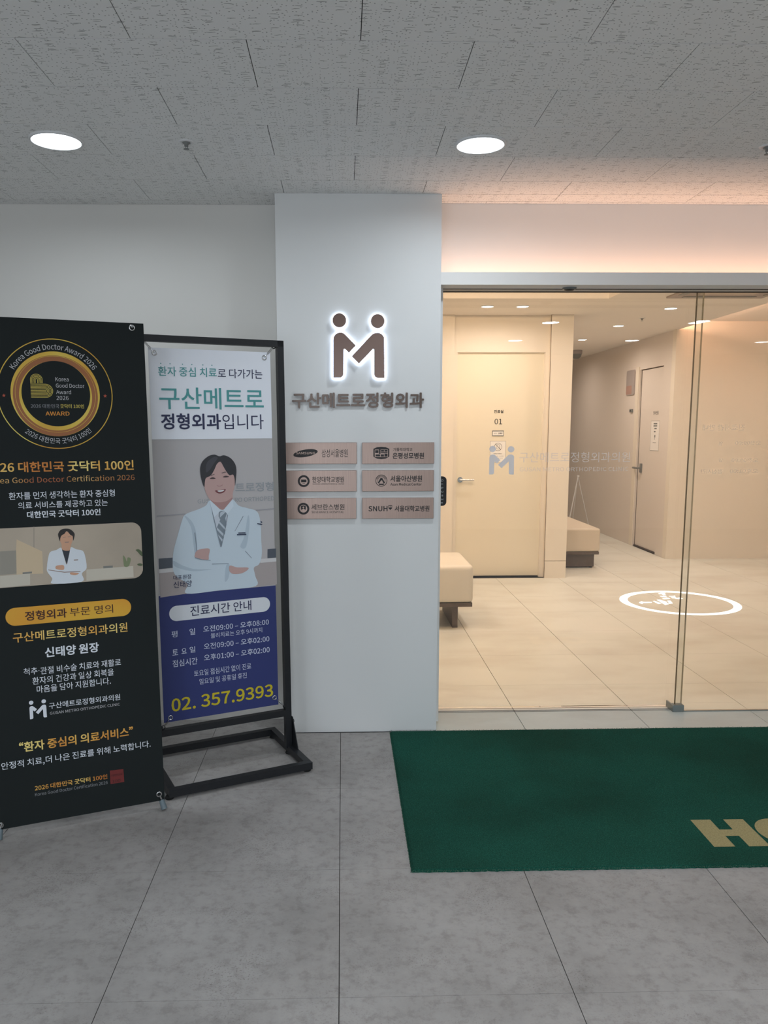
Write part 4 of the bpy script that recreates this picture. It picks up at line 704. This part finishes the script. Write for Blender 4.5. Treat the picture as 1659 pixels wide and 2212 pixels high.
# ceiling cassette
ac = empty('ceiling_cassette', (3.02, 6.15, IC), 0, 'shallow square air conditioner panel in the inner room ceiling', 'air conditioner')
MB().box(-0.43, 0.34, -0.43, 0.43, -0.014, 0, 0.004).build('panel', M['sign_grey'], ac)
for y in (-0.36, 0.34): MB().box(-0.33, 0.24, y-0.03, y+0.03, -0.018, -0.013, 0.001).build('louvre', M['smoke'], ac)
for x in (-0.38, 0.29): MB().box(x-0.025, x+0.025, -0.28, 0.26, -0.018, -0.013, 0.001).build('louvre', M['smoke'], ac)
MB().box(-0.26, 0.17, -0.22, 0.22, -0.018, -0.013, 0.001).build('grille', M['taupe'], ac)

# ================================================================== BANNERS
def printed(parent, layers, y0=-0.0012, name='printed_portrait', step=0.00006):
    keys = []; mb = MB()
    for i, (col, sm, pts) in enumerate(layers):
        if col not in keys: keys.append(col)
        mb.cur = keys.index(col); mb.flat(catmull(pts) if sm else pts, y0-i*step)
    return mb.build(name, [M['i_'+k] for k in keys], parent)
A1 = (-0.695, 2.903); RZ1 = math.atan2(0.377, 0.926)
bn = empty('banner_stand', (*A1, 0), RZ1, 'tall black award banner with gold rings on an X stand, nearest the camera', 'banner stand')
sheet = MB().box(-0.588, 0.012, 0, 0.0008, 0.033, 1.80).build('banner_sheet', M['p_black'], bn, rot=(-0.03, 0, 0))
ink = lambda c: M['i_white_ink'] if c == 'white' else M['i_'+c]
for s, u0, u1, v0, v1, c, b in T1: text(s, u0, u1, v0, v1, ink(c), -0.0022 if c == 'maroon' else -0.0012 if 'seal' not in c else -0.002, sheet, 'lettering', b)
cx, cz = -0.2922, 1.5490
mb = MB(); mb.cur = 0
annulus(mb, cx, cz, 0.1836, 0.1866, -0.0010)
mb.flat(circ(cx, cz, 0.1436, 72), -0.0009); mb.cur = 1
mb.flat(circ(cx, cz-0.0065, 0.1368, 72), -0.0012); mb.cur = 0
annulus(mb, cx, cz-0.001, 0.1285, 0.1297, -0.0014)
mb.flat(circ(cx, cz-0.0065, 0.1175, 72), -0.0015); mb.cur = 2
mb.flat(circ(cx+0.001, cz+0.001, 0.1105, 72), -0.0018)
mb.build('gold_rings', [M['i_ringgold'], M['i_brownband'], M['p_black']], sheet)
for i, (s, u0, u1, v0, v1, c, b) in enumerate(T1[:7]):          # the lines inside the rings lie on the top layer
    QT[[k for k, q in enumerate(QT) if q[7] is sheet][i]] = QT[[k for k, q in enumerate(QT) if q[7] is sheet][i]][:6]+(-0.0021,)+QT[[k for k, q in enumerate(QT) if q[7] is sheet][i]][7:]
text('Korea Good Doctor Award 2026', 0, 0.36, 0, 0.0200, M['i_silver'], -0.0012, sheet, arc=(cx, cz, 0.1600, 148, 34, False))
text('2026 대한민국 굿닥터 100인', 0, 0.3, 0, 0.0195, M['i_silver'], -0.0012, sheet, arc=(cx, cz, 0.1600, 230.5, 311, True))
mb = MB(); th = 0.0016
x0, x1, zb = -0.3722, -0.3329, 1.5850
for k in range(5):
    r = 0.0196-k*0.0038; c_x = (x0+x1)/2; zt = 1.6160-0.0196
    p = [(c_x+r*math.cos(a), zt+r*math.sin(a)) for a in [PI*i/20 for i in range(21)]]+[(c_x-r, zb)]+[(c_x-r+th, zb)]+[(c_x+(r-th)*math.cos(a), zt+(r-th)*math.sin(a)) for a in [PI-PI*i/20 for i in range(21)]]+[(c_x+r-th, zb), (c_x+r, zb)]
    mb.flat(p, -0.0022)
for k in range(6):
    r = 0.0230-k*0.0041; c_z = 1.5597; xc = -0.3246
    p = [(x0, c_z+r)]+[(xc+r*math.sin(a), c_z+r*math.cos(a)) for a in [PI*i/20 for i in range(21)]]+[(x0, c_z-r), (x0, c_z-r+th)]+[(xc+(r-th)*math.sin(a), c_z+(r-th)*math.cos(a)) for a in [PI-PI*i/20 for i in range(21)]]+[(x0, c_z+r-th)]
    if r-th > 0: mb.flat(p[::-1], -0.0022)
mb.build('line_emblem', M['i_lemon'], sheet)
for st_ in P1: printed(sheet, [st_], name='printed_star')
printed(sheet, P1seal, name='printed_seal')
mb = MB(); emblem(mb, -0.4405, -0.3848, 0.4172, 0.4840, -0.0012); mb.build('printed_emblem', M['i_white_ink'], sheet)
mb = MB(); mb.flat(rrect(-0.4973, -0.0773, 0.7560, 0.8190, 0.0314, 12), -0.0012); mb.build('gold_pill', M['i_pillgold'], sheet)
mb = MB(); mb.flat(rrect(-0.545, -0.0291, 0.8915, 1.0955, 0.034, 10), -0.0010); mb.build('photo_panel', M['i_photo1'], sheet)
printed(sheet, [({'cream': 'cream_ink'}.get(c, c), s, p) for c, s, p in P1fig], -0.0013)
# grommets, hooks and the X stand behind
for u, v in g1+[(-0.548, 1.7834)]:
    MB().ring((u, -0.001, v), 0.0085, 0.0028, 24, 8).build('grommet', M['chrome'], sheet)
hub = Vector((-0.288, 0.09, 0.92))
MB().box(-0.318, -0.258, 0.07, 0.115, 0.87, 0.97, 0.006).build('hub', M['black_rubber'], bn)
for u, v in ((-0.0284, 1.80), (-0.548, 1.80)): MB().bar(hub, (u, 0.07, 1.775), 0.006, 10).bar((u, 0.07, 1.775), (u, 0.05, 1.79), 0.004, 8).bar((u, 0.05, 1.79), (u, 0.044, 1.783), 0.003, 8).build('arm', M['smoke'], bn)
for u in (0.0, -0.560):
    sg = 1 if u > -0.3 else -1
    MB().bar(hub, (u-sg*0.004, 0.012, 0.05), 0.006, 10).build('leg', M['smoke'], bn)
    MB().bar((u-sg*0.007, -0.006, 0.058), (u+sg*0.003, -0.008, 0.030), 0.0035, 10).build('hook_pin', M['chrome'], bn)
    MB().bar((u-sg*0.001, -0.006, 0.038), (u+sg*0.006, -0.020, 0.007), 0.0095, 16, 0.012).build('foot', M['foot'], bn)
MB().bar(hub, (-0.288, 0.36, 0.01), 0.006, 10).build('leg', M['smoke'], bn)
MB().bar((-0.288, 0.35, 0.03), (-0.288, 0.36, 0.0), 0.011, 12).build('foot', M['foot'], bn)

# ---- second banner in a black tubular frame
A2 = (-0.2455, 3.42); RZ2 = math.atan2(0.24, 0.515)
b2n = empty('banner_stand', (*A2, 0), RZ2, 'white and blue clinic hours banner sprung in a black metal frame by pillar', 'banner stand')
L_ = -0.015
tw = 0.027; uR, uL = -0.004, -0.580
MB().sqbar((uR, 0, 0.03), (uR, 0, 1.790), tw).build('post', M['black_metal'], b2n, rot=(L_, 0, 0))
MB().sqbar((uL, 0, 0.03), (uL, 0, 1.790), tw).build('post', M['black_metal'], b2n, rot=(L_, 0, 0))
MB().sqbar((uL-tw/2, 0, 1.7775), (uR+tw/2, 0, 1.7775), tw, 0.0255).build('top_rail', M['black_metal'], b2n, rot=(L_, 0, 0))
MB().sqbar((uL+tw/2, 0, 0.191), (uR-tw/2, 0, 0.191), tw, 0.028).build('lower_rail', M['black_metal'], b2n, rot=(L_, 0, 0))
for sgy, nm in ((-0.215, 'base_rail'), (0.215, 'base_rail')): MB().sqbar((uL-0.005, sgy, 0.027), (uR+0.02, sgy, 0.027), 0.028, 0.030).build(nm, M['black_metal'], b2n)
for u in (uL+0.009, uR+0.006): MB().sqbar((u, -0.2, 0.027), (u, 0.2, 0.027), 0.028, 0.030).build('base_rail', M['black_metal'], b2n)
for u in (uL, uR+0.004):
    for y in (-0.205, 0.205, 0.0): MB().lathe([(0.0001, 0), (0.016, 0), (0.018, 0.004), (0.014, 0.0125), (0.0001, 0.0125)], 16, u, y, 0).build('foot_pad', M['black_rubber'], b2n)
for u in (uL-0.012, uR+0.018):
    mb = MB(); mb.add([(u+e, y, z) for e in (-0.0015, 0.0015) for y, z in ((-0.075, 0.042), (0.05, 0.042), (0.012, 0.17), (-0.012, 0.17))], [(0, 1, 2, 3), (7, 6, 5, 4), (0, 4, 5, 1), (1, 5, 6, 2), (2, 6, 7, 3), (3, 7, 4, 0)])
    mb.build('gusset', M['black_metal'], b2n); s = 1 if u > -.3 else -1
    MB().bar((u, -0.001, 0.148), (u+s*0.009, -0.001, 0.148), 0.008, 12).build('bolt', M['black_metal'], b2n)
sh2 = MB().box(-0.546, -0.046, 0, 0.0008, 0.232, 1.742).build('banner_sheet', M['i_photo_bg'], b2n, rot=(L_, 0, 0))
mb = MB(); mb.flat([(-0.546, 1.389), (-0.046, 1.389), (-0.046, 1.742), (-0.546, 1.742)], -0.0008); mb.build('white_panel', M['i_cloth_white'], sh2)
printed(sh2, P2, -0.0009)
mb = MB(); mb.flat([(-0.546, 0.232), (-0.046, 0.232), (-0.046, 0.762), (-0.546, 0.762)], -0.0010); mb.build('blue_panel', M['i_cloth_blue'], sh2)
(pa, pb), (pc, pd), (_, pe), (_, pf) = P2pill
mb = MB(); mb.flat(rrect(pa, pc, pf, pe, (pe-pf)/2-0.0005, 12), -0.0014); mb.build('white_pill', M['i_pillw'], sh2)
for s, u0, u1, v0, v1, c, b in T2:
    text(s, u0, u1, v0, v1, M['i_'+c], -0.0045 if v0 > 0.77 and v0 < 0.95 and c != 'haze' else (-0.00085 if c == 'haze' else -0.0018), sh2, 'lettering', b)
for u, v in P2dots: MB().flat(circ(u, v, 0.0022, 16), -0.0014).build('printed_dot', M['i_teal'], sh2)
for i, ((u, v), (hu, hv)) in enumerate(zip(g2, hook2)):
    g_ = MB().ring((u, -0.001, v), 0.0085, 0.0026, 24, 8).build('grommet', M['chrome'], sh2)
    a = Vector((u, -0.002, v)); b = Vector((hu, -0.004, hv)); d = (b-a).normalized(); L = (b-a).length
    mb = MB(); mb.bar(a, a+d*L*0.35, 0.0009, 6); mb.bar(b-d*L*0.15, b, 0.0009, 6)
    n_ = 90; s_, e_ = a+d*L*0.33, a+d*L*0.86; u_ = d.orthogonal().normalized(); w_ = d.cross(u_); pp = None
    for k in range(n_+1):
        t = k/n_; q = s_.lerp(e_, t)+(u_*math.cos(t*2*PI*9)+w_*math.sin(t*2*PI*9))*0.0042
        if pp is not None: mb.bar(pp, q, 0.0008, 4, None, False)
        pp = q
    mb.build('spring', M['chrome'], b2n, rot=(L_, 0, 0))
    MB().ring((hu, -0.003, hv), 0.0075, 0.0022, 20, 8).bar((hu, 0.0, hv), (hu+(0.012 if i % 2 else -0.012), 0, hv+(0.006 if i < 2 else -0.004)), 0.003, 8).build('eye_hook', M['black_metal'], b2n, rot=(L_, 0, 0))
flush_text()
